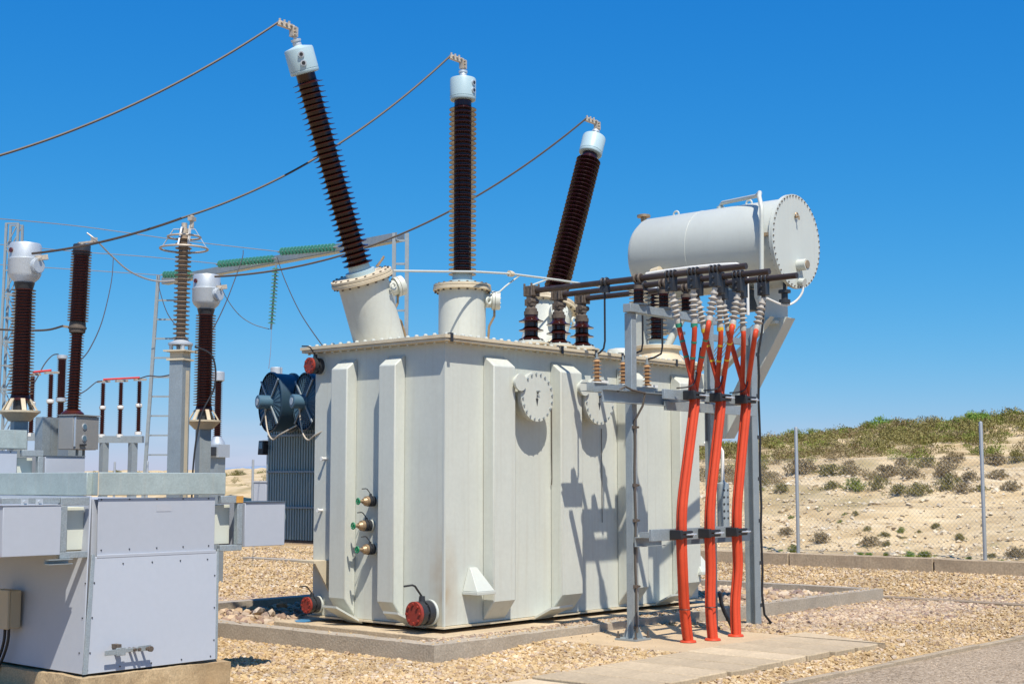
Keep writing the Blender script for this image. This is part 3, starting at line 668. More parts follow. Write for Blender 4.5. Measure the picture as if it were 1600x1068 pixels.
solo('trench_bed', MB().bb(7.0, 12.3, 6.25, 7.08, -.02, .03), CONC, 'dark concrete trench edge under the cover planks', 'trench')
# ================================================================ TRANSFORMER
ZB, ZT = .222, 3.045
TR = thing('power_transformer', 'big grey green power transformer with three tall brown bushings and a horizontal oil tank', 'transformer', (12.25, 10.52, .18))
tk = part('tank', MB().bb(X0, X1, Y0, Y1, ZB + .02, ZT), TANKP, TR, bevel=.006)
g = MB().bb(X0 - .035, X1 + .035, Y0 - .035, Y1 + .035, ZB, ZB + .018); part('base_flange', g, LID, TR)
part('skid', MB().bb(X0 + .3, X1 - .3, Y0 + .25, Y1 - .25, .178, ZB), BLACKM, TR)
# stiffener ribs: boxes with sloped ends
def rib_right(xa, xb, d=.15):
    y = Y0 - d
    g = MB(); A = [(xa, Y0 - .002, 2.95), (xa, y, 2.84), (xa, y, .455), (xa, Y0 - .002, .262)]; g.prism(A, (xb - xa, 0, 0)); return g
for xa, xb in ((10.57, 10.91), (11.66, 12.03), (12.86, 13.26), (13.95, 14.35)):
    part('stiffener_rib', rib_right(xa, xb), PAINT, TR, bevel=.012)
def rib_left(ya, yb, d=.15):
    x = X0 - d; A = [(X0 - .002, ya, 2.95), (x, ya, 2.84), (x, ya, .455), (X0 - .002, ya, .262)]; return MB().prism(A, (0, yb - ya, 0))
for a, b in ((10.82, 11.07), (10.10, 10.34)):
    part('stiffener_rib', rib_left(a, b), PAINT, TR, bevel=.012)
# corner seam, small studs on the walls
part('corner_seam', MB().bb(X0 - .004, X0 + .02, Y0 - .004, Y0 + .02, ZB + .02, ZT - .05), PALE, TR)
g = MB()
for (x, y, z) in ((12.02, Y0, 1.75), (X0, 11.35, 1.35), (X0, 11.3, 1.9)):
    g.lathe([(.015, 0), (.015, .05), (.022, .055), (.022, .07)], (x, y, z), (0, -1, 0) if y == Y0 else (-1, 0, 0), 10)
part('grounding_stud', g, WHITE, TR)
# lid
OV = .12
g = MB().bb(X0 - OV, X1 + OV, Y0 - OV, Y1 + OV, ZT + .03, ZT + .062).use(1)
nx = 40; ny = 17
for i in range(nx):
    x = X0 - .04 + i * (X1 - X0 + .08) / (nx - 1)
    for yy in (Y0 - .06, Y1 + .06):
        g.lathe([(.022, 0), (.022, .018), (.012, .026)], (x, yy, ZT + .062), (0, 0, 1), 8); g.lathe([(.016, 0), (.016, .018)], (x, yy, ZT - .018), (0, 0, 1), 6)
for i in range(1, ny - 1):
    y = Y0 - .04 + i * (Y1 - Y0 + .08) / (ny - 1)
    for xx in (X0 - .06, X1 + .06):
        g.lathe([(.022, 0), (.022, .018), (.012, .026)], (xx, y, ZT + .062), (0, 0, 1), 8); g.lathe([(.016, 0), (.016, .018)], (xx, y, ZT - .018), (0, 0, 1), 6)

lid = part('lid', g, [LID, PALE], TR)
part('lid_flange', MB().bb(X0 - OV + .012, X1 + OV - .012, Y0 - OV + .012, Y1 + OV - .012, ZT, ZT + .028), LID, TR, bevel=.004)
g = MB()
for x in (9.95, 11.7, 12.3, 12.8, 13.9):
    g.bb(x, x + .04, Y0 - OV - .006, Y0 - OV - .001, ZT - .01, ZT + .075); g.bb(x, x + .04, Y0 - OV - .006, Y0 - OV + .06, ZT + .076, ZT + .08)
part('bonding_strap', g, BLACKM, lid)

# high voltage turrets with bushings: fan of three
YB = 10.82; TH = .385
for dx, th, ln in ((-1.28, -TH, 0), (0, 0, 1), (1.36, TH * .95, 2)):
    b = Vector((11.62 + dx, YB, ZT + .05)); ax = Vector((sin(th), 0, cos(th)))
    R = .272
    tu = part('turret', MB().lathe([(R, -.14), (R, .74)], b, ax, 40), PAINT, TR)
    g = MB().lathe([(R + .055, .74), (R + .065, .746), (R + .065, .776), (R + .06, .78)], b, ax, 40)
    g.lathe([(R + .06, .786), (R + .06, .812), (R + .02, .816)], b, ax, 40)
    g.use(1).bolts(b + ax * .812, ax, R + .03, 20, .013, .014).bolts(b + ax * .738, -ax, R + .04, 20, .013, .016)
    part('turret_flange', g, [LID, CAST], tu)
    # lifting eye
    q = Vector((0, 0, 1)).rotation_difference(ax).to_matrix()
    e = b + ax * .62 + q @ Vector((.13, -R - .02, 0)); part('lifting_eye', MB().ring(e, .035, .014, (0, 1, 0), 16, 6).bar(e + Vector((0, 0, -.03)), e + Vector((0, .03, -.07)), .03, .02), PAINT, tu)
    # current terminal box
    if ln == 0: d = q @ Vector((.92, -.38, 0))
    elif ln == 1: d = Vector((.72, -.69, 0))
    else: d = q @ Vector((-.55, -.83, 0))
    d.normalize(); p = b + ax * (.64 if ln == 1 else .57) + d * (R - .03); 
    g = MB().cyl(p, p + d * .17, .085, .085, 20).cyl(p + d * .1, p + d * .13, .11, .11, 24).cyl(p + d * .135, p + d * .19, .11, .11, 24); g.bolts(p + d * .19, d, .09, 10, .009, .008)
    part('terminal_box', g, PAINT, tu)
    g = MB(); e = p + d * .13 - Vector((0, 0, .1)); g.tube([e, e + Vector((0, 0, -.08)), e + Vector((-d.x * .06, -d.y * .06, -.2)), b + d * (R + .03) + ax * .2, b + d * (R + .035) + ax * .02], .014, 8); part('conduit', g, BRASS, tu)
    # bushing
    bu = part('bushing', insul(MB(), b + ax * .92, ax, 2.0, .101, .160, 35, 28), PORC, TR)
    g = MB().lathe([(.16, .80), (.16, .86), (.118, .865), (.112, .94), (.1, .94)], b, ax, 28); part('bushing_collar', g, PALEBLUE, bu)
    g = MB().lathe([(.101, 2.90), (.101, 3.03)], b, ax, 28); part('bushing_neck', g, PORC, bu)
    g = MB().lathe([(.12, 2.985), (.145, 2.99), (.152, 3.0), (.152, 3.02), (.146, 3.025), (.152, 3.03), (.152, 3.235), (.145, 3.25), (.05, 3.275), (.045, 3.28)], b, ax, 32)
    cap = part('bushing_cap', g, PALEBLUE, bu)
    dv = q @ (Vector((-.62, -.78, 0)) if ln == 0 else Vector((.1, -1, 0)).normalized() if ln == 1 else Vector((.9, .4, 0))); dv.normalize()
    g = MB()
    for z in (3.09, 3.18): 
        c = b + ax * z + dv * .146; g.cyl(c, c + dv * .018, .032, .032, 16)
    part('sight_ring', g, ALU, cap)
    g = MB()
    for z in (3.09, 3.18):
        c = b + ax * z + dv * .162; g.cyl(c, c + dv * .006, .019, .019, 16)
    part('sight_glass', g, BLACKM, cap)
    g = MB().lathe([(.045, 3.275), (.045, 3.31), (.04, 3.32), (.052, 3.322), (.052, 3.345), (.02, 3.35), (.018, 3.41)], b, ax, 16); part('terminal_stud', g, ALU, bu)
    tp = b + ax * 3.42
    dirs = Vector((-.64, .30, .12)).normalized()
    g = MB().box(tp + Vector((0, 0, 0)), (.07, .06, .10)).bar(tp + Vector((0, 0, .04)), tp + dirs * .17 + Vector((0, 0, .05)), .05, .05)
    for k in range(3): 
        c = tp + Vector((-.01, -.035, -.035 + .035 * k)); g.cyl(c, c + Vector((0, -.02, 0)), .013, .013, 6)
    for k in range(3):
        c = tp + dirs * (.05 + .05 * k) + Vector((0, -.03, .05)); g.cyl(c, c + Vector((0, -.02, 0)), .012, .012, 6); g.cyl(c + Vector((0, .03, .02)), c + Vector((0, .03, .05)), .012, .012, 6)
    part('terminal_clamp', g, HARD, bu)
    if ln == 0: W1 = tp + dirs * .17 + Vector((0, 0, .05))
    elif ln == 1: W2 = tp + dirs * .17 + Vector((0, 0, .05))
    else: W3 = tp + dirs * .17 + Vector((0, 0, .05))
    if ln != 1:
        g = MB().tube([b + ax * .85 + q @ Vector((.17, -.1, 0)), b + ax * .93 + q @ Vector((.26, -.14, 0)), b + ax * .9 + q @ Vector((.33, -.05, 0)), b + ax * .83 + q @ Vector((.3, .05, 0))], .012, 8); part('bleed_pipe', g, BRASS, tu)

# low voltage bushings with the bus tubes clamped on their tops
LV = [(11.48, 9.665), (11.93, 9.645), (12.35, 9.645)]
for (x, y) in LV:
    lz = 3.128
    part('low_voltage_turret', MB().lathe([(.17, ZT + .05), (.17, lz), (.2, lz + .002), (.2, lz + .02)], (x, y, 0), (0, 0, 1), 28), LID, TR)
    bu = part('low_voltage_bushing', insul(MB(), (x, y, lz + .03), (0, 0, 1), .30, .074, .135, 3, 28), PORC, TR)
    part('bushing_flange', MB().lathe([(.15, lz + .02), (.15, lz + .045), (.1, lz + .05)], (x, y, 0), (0, 0, 1), 24).bolts((x, y, lz + .045), (0, 0, 1), .125, 8), PALE, bu)
    g = MB().lathe([(.078, lz + .33), (.078, lz + .37), (.066, lz + .372), (.066, lz + .40), (.05, lz + .41), (.045, lz + .44), (.03, lz + .45), (.03, lz + .55)], (x, y, 0), (0, 0, 1), 20)
    g.bb(x - .05, x + .03, y - .05, y + .05, lz + .43, lz + .50); part('bushing_top', g, CAST, bu)

# neutral turret and its bushing, relief dome
nx_, ny_ = 14.25, 9.93
nt_ = part('neutral_turret', MB().lathe([(.27, ZT + .04), (.27, 3.29), (.30, 3.292), (.30, 3.33), (.29, 3.335)], (nx_, ny_, 0), (0, 0, 1), 36).lathe([(.35, ZT + .055), (.33, ZT + .1), (.272, ZT + .18)], (nx_, ny_, 0), (0, 0, 1), 36), LID, TR)
nb = part('neutral_bushing', insul(MB(), (nx_ - .02, ny_, 3.40), (0, 0, 1), .62, .07, .135, 10, 24), PORC, TR)
part('bushing_flange', MB().lathe([(.13, 3.335), (.13, 3.36), (.1, 3.365), (.1, 3.42)], (nx_ - .02, ny_, 0), (0, 0, 1), 24), PALEBLUE, nb)
part('bushing_top', MB().lathe([(.09, 4.02), (.09, 4.06), (.04, 4.07), (.03, 4.15)], (nx_ - .02, ny_, 0), (0, 0, 1), 16), ALU, nb)
part('relief_dome', MB().lathe([(.2, ZT + .06), (.2, 3.15), (.17, 3.155), (.17, 3.2), (.15, 3.235), (.08, 3.25), (.01, 3.252)], (13.43, 9.9, 0), (0, 0, 1), 28), PALE, TR)
g = MB()
for k in range(5):
    a = random.uniform(-.05, .05)
    g.tube([(14.46, 9.75 + .02 * k, 3.24), (14.6, 9.7 + .02 * k, 3.15 - .03 * k), (14.66, 9.6, 3.05 + a), (14.9, 9.5 + .03 * k, 3.1 + .02 * k), (15.0, 9.4, 3.3 + .05 * k), (15.0, 9.0 + .1 * k, 3.6)], .009, 6)
part('wire_bundle', g, WHITE, TR)

# manhole covers on the right wall
def manhole(x, z, r=.262):
    g = MB().cyl((x, Y0 + .01, z), (x, Y0 - .13, z), r - .05, r - .05, 36)
    g.cyl((x, Y0 - .13, z), (x, Y0 - .155, z), r, r, 48); g.cyl((x, Y0 - .158, z), (x, Y0 - .183, z), r, r, 48)
    g.use(1).bolts((x, Y0 - .183, z), (0, -1, 0), r - .022, 20, .012, .012, .1).bolts((x, Y0 - .13, z), (0, 1, 0), r - .022, 20, .012, .014, .1); c = part('manhole_cover', g, [PAINT, GALV], TR)
    h = MB(); y = Y0 - .183
    h.tube([(x - .012, y, z + .06), (x - .012, y - .03, z + .06), (x + .012, y - .03, z + .055), (x + .012, y, z + .055)], .006, 6)
    part('cover_handle', h, GALV, c)
    s_ = MB(); yy = y - .003
    s_.prism([(x - .008, yy, z + .05), (x + .022, yy, z + .05), (x + .022, yy, z + .04), (x + .002, yy, z + .04)], (0, .004, 0))
    s_.prism([(x - .008, yy, z + .05), (x + .002, yy, z + .048), (x - .002, yy, z - .02), (x - .012, yy, z - .02)], (0, .004, 0)).prism([(x - .026, yy, z - .02), (x + .014, yy, z - .02), (x - .004, yy, z - .10)], (0, .004, 0))
    part('handle_shadow', s_, BLACKM, c)  # black shape modelled as the handle's shadow running down the cover
manhole(11.22, 2.545); manhole(12.30, 2.545)
for x in (11.22, 12.30):
    g = MB().cyl((x - .3, Y0, 2.68), (x - .3, Y0 - .20, 2.68), .062, .062, 20).cyl((x - .3, Y0 - .19, 2.68), (x - .3, Y0 - .215, 2.68), .09, .09, 24)
    part('pipe_stub', g, PAINT, TR)
part('lead_shadow_line', MB().tube([(11.655, Y0 - .02, 2.45), (11.655, Y0 - .02, 1.95), (11.66, Y0 - .02, 1.7), (11.65, Y0 - .02, 1.62)], .005, 6), WIRE, TR)  # dark line drawn for the shadow of a hanging bus lead
g = MB().tube([(12.56, Y0 - .01, 2.25), (12.56, Y0 - .012, 1.2)], .004, 6); part('lead_shadow_line', g, WIRE, TR)  # second lead's shadow, likewise modelled as a thin dark line on the wall
# jacking lugs: sloped cover over an open bracket
def jack(x):
    c = .13; z0 = .56
    g = MB(); ap = (x, Y0 - .005, .80)
    p0 = (x - c, Y0 - .20, z0 + .012); p1 = (x + c, Y0 - .20, z0 + .012); q0 = (x - c, Y0 - .003, z0 + .012); q1 = (x + c, Y0 - .003, z0 + .012); a0 = (x - .05, Y0 - .03, .80); a1 = (x + .05, Y0 - .03, .80); b0 = (x - .05, Y0 - .003, .80); b1 = (x + .05, Y0 - .003, .80)
    g.add([p0, p1, q1, q0, a0, a1, b1, b0], [(0, 3, 2, 1), (0, 1, 5, 4), (1, 2, 6, 5), (3, 0, 4, 7), (4, 5, 6, 7), (2, 3, 7, 6)])
    g.bb(x - c - .008, x + c + .008, Y0 - .21, Y0 - .003, z0 - .022, z0 + .01)
    return part('jacking_lug', g, PALE, TR, bevel=.004)
jack(10.40); jack(14.42)
g = MB().bb(X0 - .22, X0 - .003, 11.22, 11.49, .80, .825).prism([(X0 - .003, 11.22, .80), (X0 - .2, 11.22, .80), (X0 - .003, 11.22, .5)], (0, .02, 0)); part('jacking_lug', g, LID, TR)
# hauling plates at the foot
for pts in ([(X0 - .24, 11.0, .36), (X0 - .005, 10.72, .20)], [(X0 - .22, 10.12, .35), (X0 - .005, 9.8, .21)]):
    (a, ya, za), (b_, yb, zb) = pts
    g = MB().prism([(a, ya + .05, za), (a, ya - .16, za), (b_, yb - .02, zb), (b_, yb + .2, zb)], (0, 0, .022)); part('hauling_plate', g, PALE, TR)
for x in (11.35, 13.55):
    g = MB().prism([(x, Y0 - .005, .21), (x + .28, Y0 - .005, .21), (x + .36, Y0 - .26, .34), (x + .02, Y0 - .24, .33)], (0, 0, .022)); part('hauling_plate', g, PALE, TR)

# valves
def valve(c, d, R, red, wheel, lever=True):
    c = Vector(c); d = Vector(d).normalized(); side = Vector((0, 0, 1)).cross(d)
    v = part('valve', MB().cyl(c + d * R * .35, c + d * R * 1.0, R * 1.0, R * 1.0, 24).cyl(c + d * R * 1.25, c + d * R * 1.75, R, R, 24).cyl(c + d * R, c + d * R * 1.25, R * .8, R * .8, 20).bolts(c + d * R * 1.75, d, R * .75, 8, R * .1, R * .1).bolts(c + d * R * .9, d, R * .8, 8, R * .12, R * .25), BLACKM, TR)
    part('valve_pipe', MB().cyl(c - d * .01, c + d * R * .2, R * .8, R * .8, 24).cyl(c + d * R * .15, c + d * R * .38, R * 1.08, R * 1.08, 24), PALE, v)
    e = c + d * R * 1.77
    if red:
        part('blind_flange', MB().cyl(e, e + d * R * .28, R, R, 28).bolts(e + d * R * .28, d, R * .78, 8, R * .12, R * .14), REDP, v)
    else:
        part('valve_body', MB().cyl(e, e + d * R * .5, R * .95, R * .9, 20).cyl(e + d * R * .5, e + d * R * 1.1, R * .75, R * .5, 16).cyl(e + d * R * 1.1, e + d * R * 1.9, R * .3, R * .28, 12), BRASS, v)
    if wheel:
        w_ = e + d * R * 2.2; g = MB().ring(w_, R * .55, R * .12, d, 20, 8).cyl(e + d * R * 1.85, w_ + d * .01, R * .12, R * .12, 8)
        for k in range(3):
            q = d.rotation_difference(d).to_matrix(); u = Matrix.Rotation(k * pi / 3, 3, d) @ side; g.bar(w_ - u * R * .55, w_ + u * R * .55, R * .14, R * .1)
        part('handwheel', g, HWG, v)
    if lever:
        t0 = c + d * R * 1.1 + Vector((0, 0, R * .9)); g = MB().cyl(t0 - Vector((0, 0, .02)), t0 + Vector((0, 0, R * .5)), R * .3, R * .25, 10); t1 = t0 + Vector((0, 0, R * .45))
        g.tube([t1, t1 + d * R * .8 + Vector((0, 0, R * .9)), t1 + d * R * 1.1 + Vector((0, 0, R * 1.0)), t1 + d * R * 2.0 + Vector((0, 0, R * .95))], R * .09, 6); part('lever', g, BLACKM, v)
dl = (-1, 0.12, 0)
valve((X0, 10.53, 1.455), dl, .055, False, True)
valve((X0, 10.585, 1.205), dl, .058, False, True)
valve((X0, 10.53, .965), dl, .056, False, True)
valve((X0 - .02, 9.69, .375), (-1, .05, 0), .118, True, False)
valve((X0 - .02, 11.36, .36), (-1, .05, 0), .085, True, False)
valve((X0 + .02, 11.40, 2.90), (-1, .1, 0), .088, True, False)

# conservator, its supports and pipes
CX, CZ, CR = 14.95, 4.575, .54; CY0, CY1 = 8.34, 10.56
cv = part('conservator', MB().lathe([(.02, CY0 - CY1 + .0), (CR - .13, 0.005 - (CY1 - CY0)), (CR - .05, .03 - (CY1 - CY0)), (CR, .11 - (CY1 - CY0)), (CR, -.05)], (CX, CY0, CZ), (0, -1, 0), 64), PALE, TR)
g = MB().lathe([(CR + .04, -.05), (CR + .04, -.028), (CR + .036, -.026), (CR + .04, -.024), (CR + .04, -.002), (.0, .0)], (CX, CY0, CZ), (0, -1, 0), 64).use(1)
part('end_cover', g.bolts((CX, CY0 - .0, CZ), (0, -1, 0), CR + .02, 48, .010, .010).bolts((CX, CY0 + .05, CZ), (0, 1, 0), CR + .02, 48, .010, .012), [PALE, CAST], cv)
part('weld_seam', MB().ring((CX, 9.62, CZ), CR + .0005, .003, (0, 1, 0), 64, 6), PALE, cv)
g = MB().tube([(CX - .02, CY0 - .002, CZ + .3), (CX - .02, CY0 - .05, CZ + .3), (CX - .02, CY0 - .05, CZ + .26)], .012, 6).ring((CX - .02, CY0 - .02, CZ + .32), .03, .008, (0, 1, 0), 14, 6); part('cover_hook', g, BRASS, cv)
# oil level gauge
ga = part('level_gauge', MB().cyl((CX + .03, CY0, CZ - .29), (CX + .03, CY0 - .12, CZ - .29), .07, .07, 24).cyl((CX + .03, CY0 - .01, CZ - .49), (CX + .03, CY0 - .08, CZ - .51), .045, .05, 14), PALE, TR)
part('gauge_face', MB().cyl((CX + .03, CY0 - .12, CZ - .29), (CX + .03, CY0 - .13, CZ - .29), .05, .05, 24), BRASS, ga)
part('gauge_conduit', MB().tube(smooth([(CX + .03, CY0 - .05, CZ - .49), (CX + .03, CY0 - .05, CZ - .62), (CX - .03, CY0 + .02, CZ - .74), (CX - .16, CY0 + .1, CZ - .79), (CX - .4, CY0 + .2, CZ - .72)], 6), .013, 8), WHITE, ga)
# fittings on top
g = MB()
for y in (9.0, 10.1): g.ring((CX, y, CZ + CR + .02), .04, .013, (1, 0, 0), 16, 6)
part('lifting_eye', g, PALE, cv)
part('filler_cap', MB().lathe([(.04, 0), (.04, .05), (.09, .055), (.09, .085), (.05, .095)], (CX, 10.62, CZ + CR - .01), (0, 0, 1), 18), BRASS, cv)
# saddles and struts
for y in (8.72, 10.3):
    g = MB().prism([(CX - .30, y, 4.16), (CX + .42, y, 4.16), (CX + .42, y, 3.72), (CX + .30, y, 3.58), (CX - .1, y, 3.58), (CX - .30, y, 3.9)], (0, .05, 0)).bb(CX - .1, CX + .3, y - .12, y - .002, 3.58, 3.62)
    part('saddle', g, PALE, TR)
g = MB().prism([(CX + .0, 8.5, 3.66), (CX + .0, 8.76, 3.66), (CX + .0, 9.62, 2.2), (CX + .0, 9.40, 2.2)], (.22, 0, 0)); part('support_strut', g, PALE, TR, bevel=.006)
g = MB().prism([(CX - .22, 9.5, 2.95), (CX - .22, 9.62, 2.78), (CX - .22, 8.72, 3.52), (CX - .22, 8.6, 3.66)], (.12, 0, 0)); part('support_strut', g, PALE, TR, bevel=.006)
g = MB().bb(X1 + .002, X1 + .6, 9.56, 9.72, 2.1, 3.0).bb(X1 + .002, X1 + .38, 10.353, 10.46, 2.1, 4.1); part('support_bracket', g, PAINT, TR, bevel=.006)
g = MB().tube([(14.55, 10.0, 3.35), (14.8, 9.75, 4.0), (14.9, 9.7, 4.1)], .05, 12); part('support_tube', g, PALE, TR)
# breather pipe over the conservator and down its front
pA = Vector((CX, 9.42, CZ + CR - .02)); xs_ = 14.36
pB = onx(1187, 301, 14.55); pC = onx(1190, 325, xs_); pD = onx(1190, 520, xs_)
part('breather_pipe', MB().tube([pA, pA + Vector((0, 0, .06)), pA + Vector((-.03, -.05, .09)), pB + Vector((.06, .08, -.02)), pB, pB + (pC - pB) * .45 + Vector((-.03, 0, .03)), pC, pC + Vector((0, 0, -.1)), pD], .027, 10).cyl(pA, pA + Vector((0, 0, .05)), .05, .05, 12), PALE, TR)
k_ = onx(1193, 366, xs_ + .02); part('pipe_bracket', MB().bb(k_.x, k_.x + .2, k_.y - .08, k_.y + .02, k_.z - .02, k_.z + .02), BRASS, TR)
ptsB = [onx(x, y, 14.34) for x, y in ((1010, 428), (1040, 423), (1080, 418), (1120, 414), (1150, 412.5), (1163, 417))]
part('equaliser_pipe', MB().tube(ptsB, .022, 10), WHITE, TR)
ptsC = [onx(x, y, 14.34) for x, y in ((1168, 424), (1168, 440), (1169, 492))]
part('equaliser_pipe', MB().tube(ptsC, .018, 8), WHITE, TR)
part('pipe_valve', MB().cyl(onx(1032, 424, 14.4), onx(1020, 428, 14.4), .07, .07, 14), LID, TR)
# gas relay under the conservator
c_ = onx(1135, 466, 14.7); 
g = MB().cyl(c_, c_ + Vector((.25, 0, 0)), .11, .11, 20); part('gas_relay', g, BLACKM, TR); 
g = MB().cyl(c_ + Vector((-.03, 0, 0)), c_ + Vector((0, 0, 0)), .14, .14, 24).bolts(c_ + Vector((-.03, 0, 0)), (-1, 0, 0), .11, 8, .014, .014); part('relay_flange', g, PALE, TR)
c_ = onx(1160, 470, 14.8); part('relay_box', MB().box(c_, (.3, .3, .26)), STEELD, TR, bevel=.01)
c2 = onx(1226, 462, 14.8); part('drain_valve', MB().lathe([(.07, -.09), (.07, -.05), (.04, -.04), (.04, .03), (.075, .035), (.075, .07), (.02, .08), (.02, .3)], c2, (0, 0, 1), 16), BLACKM, TR)
# thin vent pipe running past the turrets
YP = 10.42
P_ = [ony(x, y, YP) for x, y in ((614, 423), (690, 424), (745, 424.5), (797, 427.5), (870, 437), (935, 447), (1003, 455))]
vp = part('vent_pipe', MB().tube(P_, .013, 10), PALE, TR)
j = P_[3]; part('pipe_joint', MB().lathe([(.036, -.02), (.036, .02)], j, (1, 0, 0), 12).lathe([(.03, .03), (.03, .05)], j, (1, 0, 0), 12), LID, vp)
part('branch_pipe', MB().tube([ony(812, 430, YP), ony(790, 447, YP + .03), ony(778, 458, YP + .06)], .010, 8), PALE, vp)
part('branch_pipe', MB().tube([ony(856, 436, YP), ony(835, 444, YP), ony(818, 451, YP)], .010, 8), PALE, vp)
# silica breather on the far end
pb = onx(1130, 788, 14.75)
br = part('breather', MB().lathe([(.02, -.27), (.075, -.26), (.075, .24), (.07, .26), (.03, .28), (.02, .3)], pb, (0, 0, 1), 24).lathe([(.085, -.285), (.085, -.262)], pb, (0, 0, 1), 24), GALV, TR)
g = MB()
for k in range(5):
    for a in (-2.4, -1.7): 
        d_ = Vector((cos(a), sin(a), 0)); g.lathe([(.013, 0), (.013, .004)], pb + d_ * .0755 + Vector((0, 0, -.16 + .085 * k)), d_, 8)
part('breather_holes', g, BLACKM, br)
part('breather_tube', MB().tube([pb + Vector((0, 0, .3)), pb + Vector((0, 0, .66)), pb + Vector((.0, .04, .72)), pb + Vector((-.1, .2, .76))], .022, 8), WHITE, br)

# radiator bank behind the tank with two fans on its face
XR = 10.55; ra = part('radiator', MB(), RADG, TR) if False else None
g = MB(); y = 11.72
while y < 12.93:
    g.bb(XR, XR + 2.6, y, y + .014, .99, 2.62); g.bb(XR - .012, XR + .03, y - .006, y + .02, .99, 2.62); y += .046
ra = part('radiator', g, RADG, TR)
g = MB()
for z in (1.36, 1.77, 2.19): g.bb(XR - .03, XR - .014, 11.6, 12.93, z - .012, z + .012)
part('radiator_strap', g, GALV, ra)
part('radiator_foot', MB().bb(XR, XR + 2.6, 11.72, 12.9, .955, .985).cyl((XR + .1, 12.12, .9), (XR + .1, 12.12, .95), .03, .03, 8), CAST, ra)
part('radiator_header', MB().cyl((XR + .1, 11.5, 2.66), (XR + .1, 12.93, 2.66), .06, .06, 16).bb(XR - .02, XR + 2.6, 11.6, 12.94, 2.625, 2.82), LID, ra)
part0 = part
def fan(y, z, x, R):
    def part(n_, g_, m_, p_):
        ca, sa_ = cos(-.29), sin(-.29); g_.v = [(x + (a - x) * ca - (b - y) * sa_, y + (a - x) * sa_ + (b - y) * ca, c) for a, b, c in g_.v]
        return part0(n_, g_, m_, p_)
    f = part('fan', MB().lathe([(R, 0), (R + .012, .005), (R + .012, .03), (R, .035), (R - .01, .26), (R + .01, .265), (R + .01, .285), (R - .02, .285), (R - .02, .005)], (x, y, z), (1, 0, 0), 40, cap=False), FANB, TR)
    m_ = part('fan_motor', MB().lathe([(.02, -.15), (.07, -.147), (.078, -.14), (.078, .0), (.085, .002), (.085, .12), (.06, .13)], (x, y, z), (1, 0, 0), 24), FANM, f)
    part('motor_plate', MB().cyl((x - .151, y, z), (x - .154, y, z), .042, .042, 12), ALU, f)
    g = MB()
    for k in range(9): g.ring((x + .015, y, z), R * (.32 + .075 * k), .0055, (1, 0, 0), 36, 4)
    for k in range(32):
        a = k * pi / 16; u = Vector((0, cos(a), sin(a))); c = Vector((x + .012, y, z)); g.tube([c + u * R * .28, c + u * R], .0045, 4)
    part('fan_guard', g, FANM, f)
    g = MB()
    for a in (pi / 4, 3 * pi / 4, 5 * pi / 4, 7 * pi / 4):
        u = Vector((0, cos(a), sin(a))); c = Vector((x - .005, y, z)); g.bar(c + u * .07, c + u * (R + .02), .02, .012, (1, 0, 0))
    part('motor_arm', g, GALV, f)
    g = MB()
    for k in range(6):
        a = k * pi / 3 + .3; u = Vector((0, cos(a), sin(a))); v = Vector((0, -sin(a), cos(a))); c = Vector((x + .16, y, z))
        p = [c + u * .09 - v * .03 + Vector((-.03, 0, 0)), c + u * .09 + v * .03 + Vector((.03, 0, 0)), c + u * (R - .04) + v * .11 + Vector((.04, 0, 0)), c + u * (R - .04) - v * .11 + Vector((-.04, 0, 0))]
        g.prism(p, (.006, 0, 0))
    part('fan_blade', g, FANB, f)
    part('fan_cable', MB().tube(smooth([(x - .05, y + .01, z - .07), (x - .04, y + .0, z - .2), (x - .04, y - .08, z - .36), (x - .03, y - .2, z - .43), (x - .02, y - .36, z - .38), (x + .1, y - .55, z - .28)], 5), .009, 8), mat('cream_conduit', (.52, .45, .35), .5) if 'cream_conduit' not in bpy.data.materials else bpy.data.materials['cream_conduit'], f)
pf = onx(421, 628, XR - .40); fan(pf.y, pf.z, pf.x, .335); pf = onx(475, 627, XR - .44); fan(pf.y, pf.z, pf.x, .315)
# ================================================================ CABLE SUPPORT FRAME
fr = thing('cable_support_frame', 'galvanised steel frame carrying the bus tubes and the orange cables beside the transformer', 'steel frame', (12.2, 8.25, .09))
P1, P2, P3 = (11.39, 8.27), (12.78, 8.23), (14.0, 8.46)
def column(x, y, z0, z1, wd=.115, lab=None):
    g = MB(); t_ = .009; d = wd / 2
    g.bb(x - d, x + d, y - d, y - d + t_, z0, z1).bb(x - d, x + d, y + d - t_, y + d, z0, z1).bb(x - t_ / 2, x + t_ / 2, y - d + t_, y + d - t_, z0, z1)
    return part('post', g, GALV, fr)
p1 = part('post', MB().bb(P1[0] - .043, P1[0] + .043, P1[1] - .043, P1[1] + .043, .095, 3.36), GALV, fr, bevel=.004)
g = MB().bb(P1[0] - .13, P1[0] + .13, P1[1] - .13, P1[1] + .13, .0945, .113)
for sx, sy in ((1, 0), (-1, 0), (0, 1), (0, -1)):
    a = (P1[0] + sx * .044, P1[1] + sy * .044, .113); b = (P1[0] + sx * .125, P1[1] + sy * .125, .113); c = (P1[0] + sx * .044, P1[1] + sy * .044, .29)
    n_ = Vector((sy, sx, 0)) * .008; g.prism([Vector(a) - n_ * .5, Vector(b) - n_ * .5, Vector(c) - n_ * .5], n_)
part('base_plate', g, GALV, p1)
each('anchor_bolt', [MB().lathe([(.009, 0), (.009, .08)], (P1[0] + sx * .105, P1[1] + sy * .105, .10), (0, 0, 1), 8).lathe([(.02, .012), (.02, .03)], (P1[0] + sx * .105, P1[1] + sy * .105, .10), (0, 0, 1), 6) for sx in (-1, 1) for sy in (-1, 1)], CAST, p1)
column(P2[0], P2[1], .085, 3.36, .08)
p3 = column(P3[0], P3[1], .0, 3.44, .125)
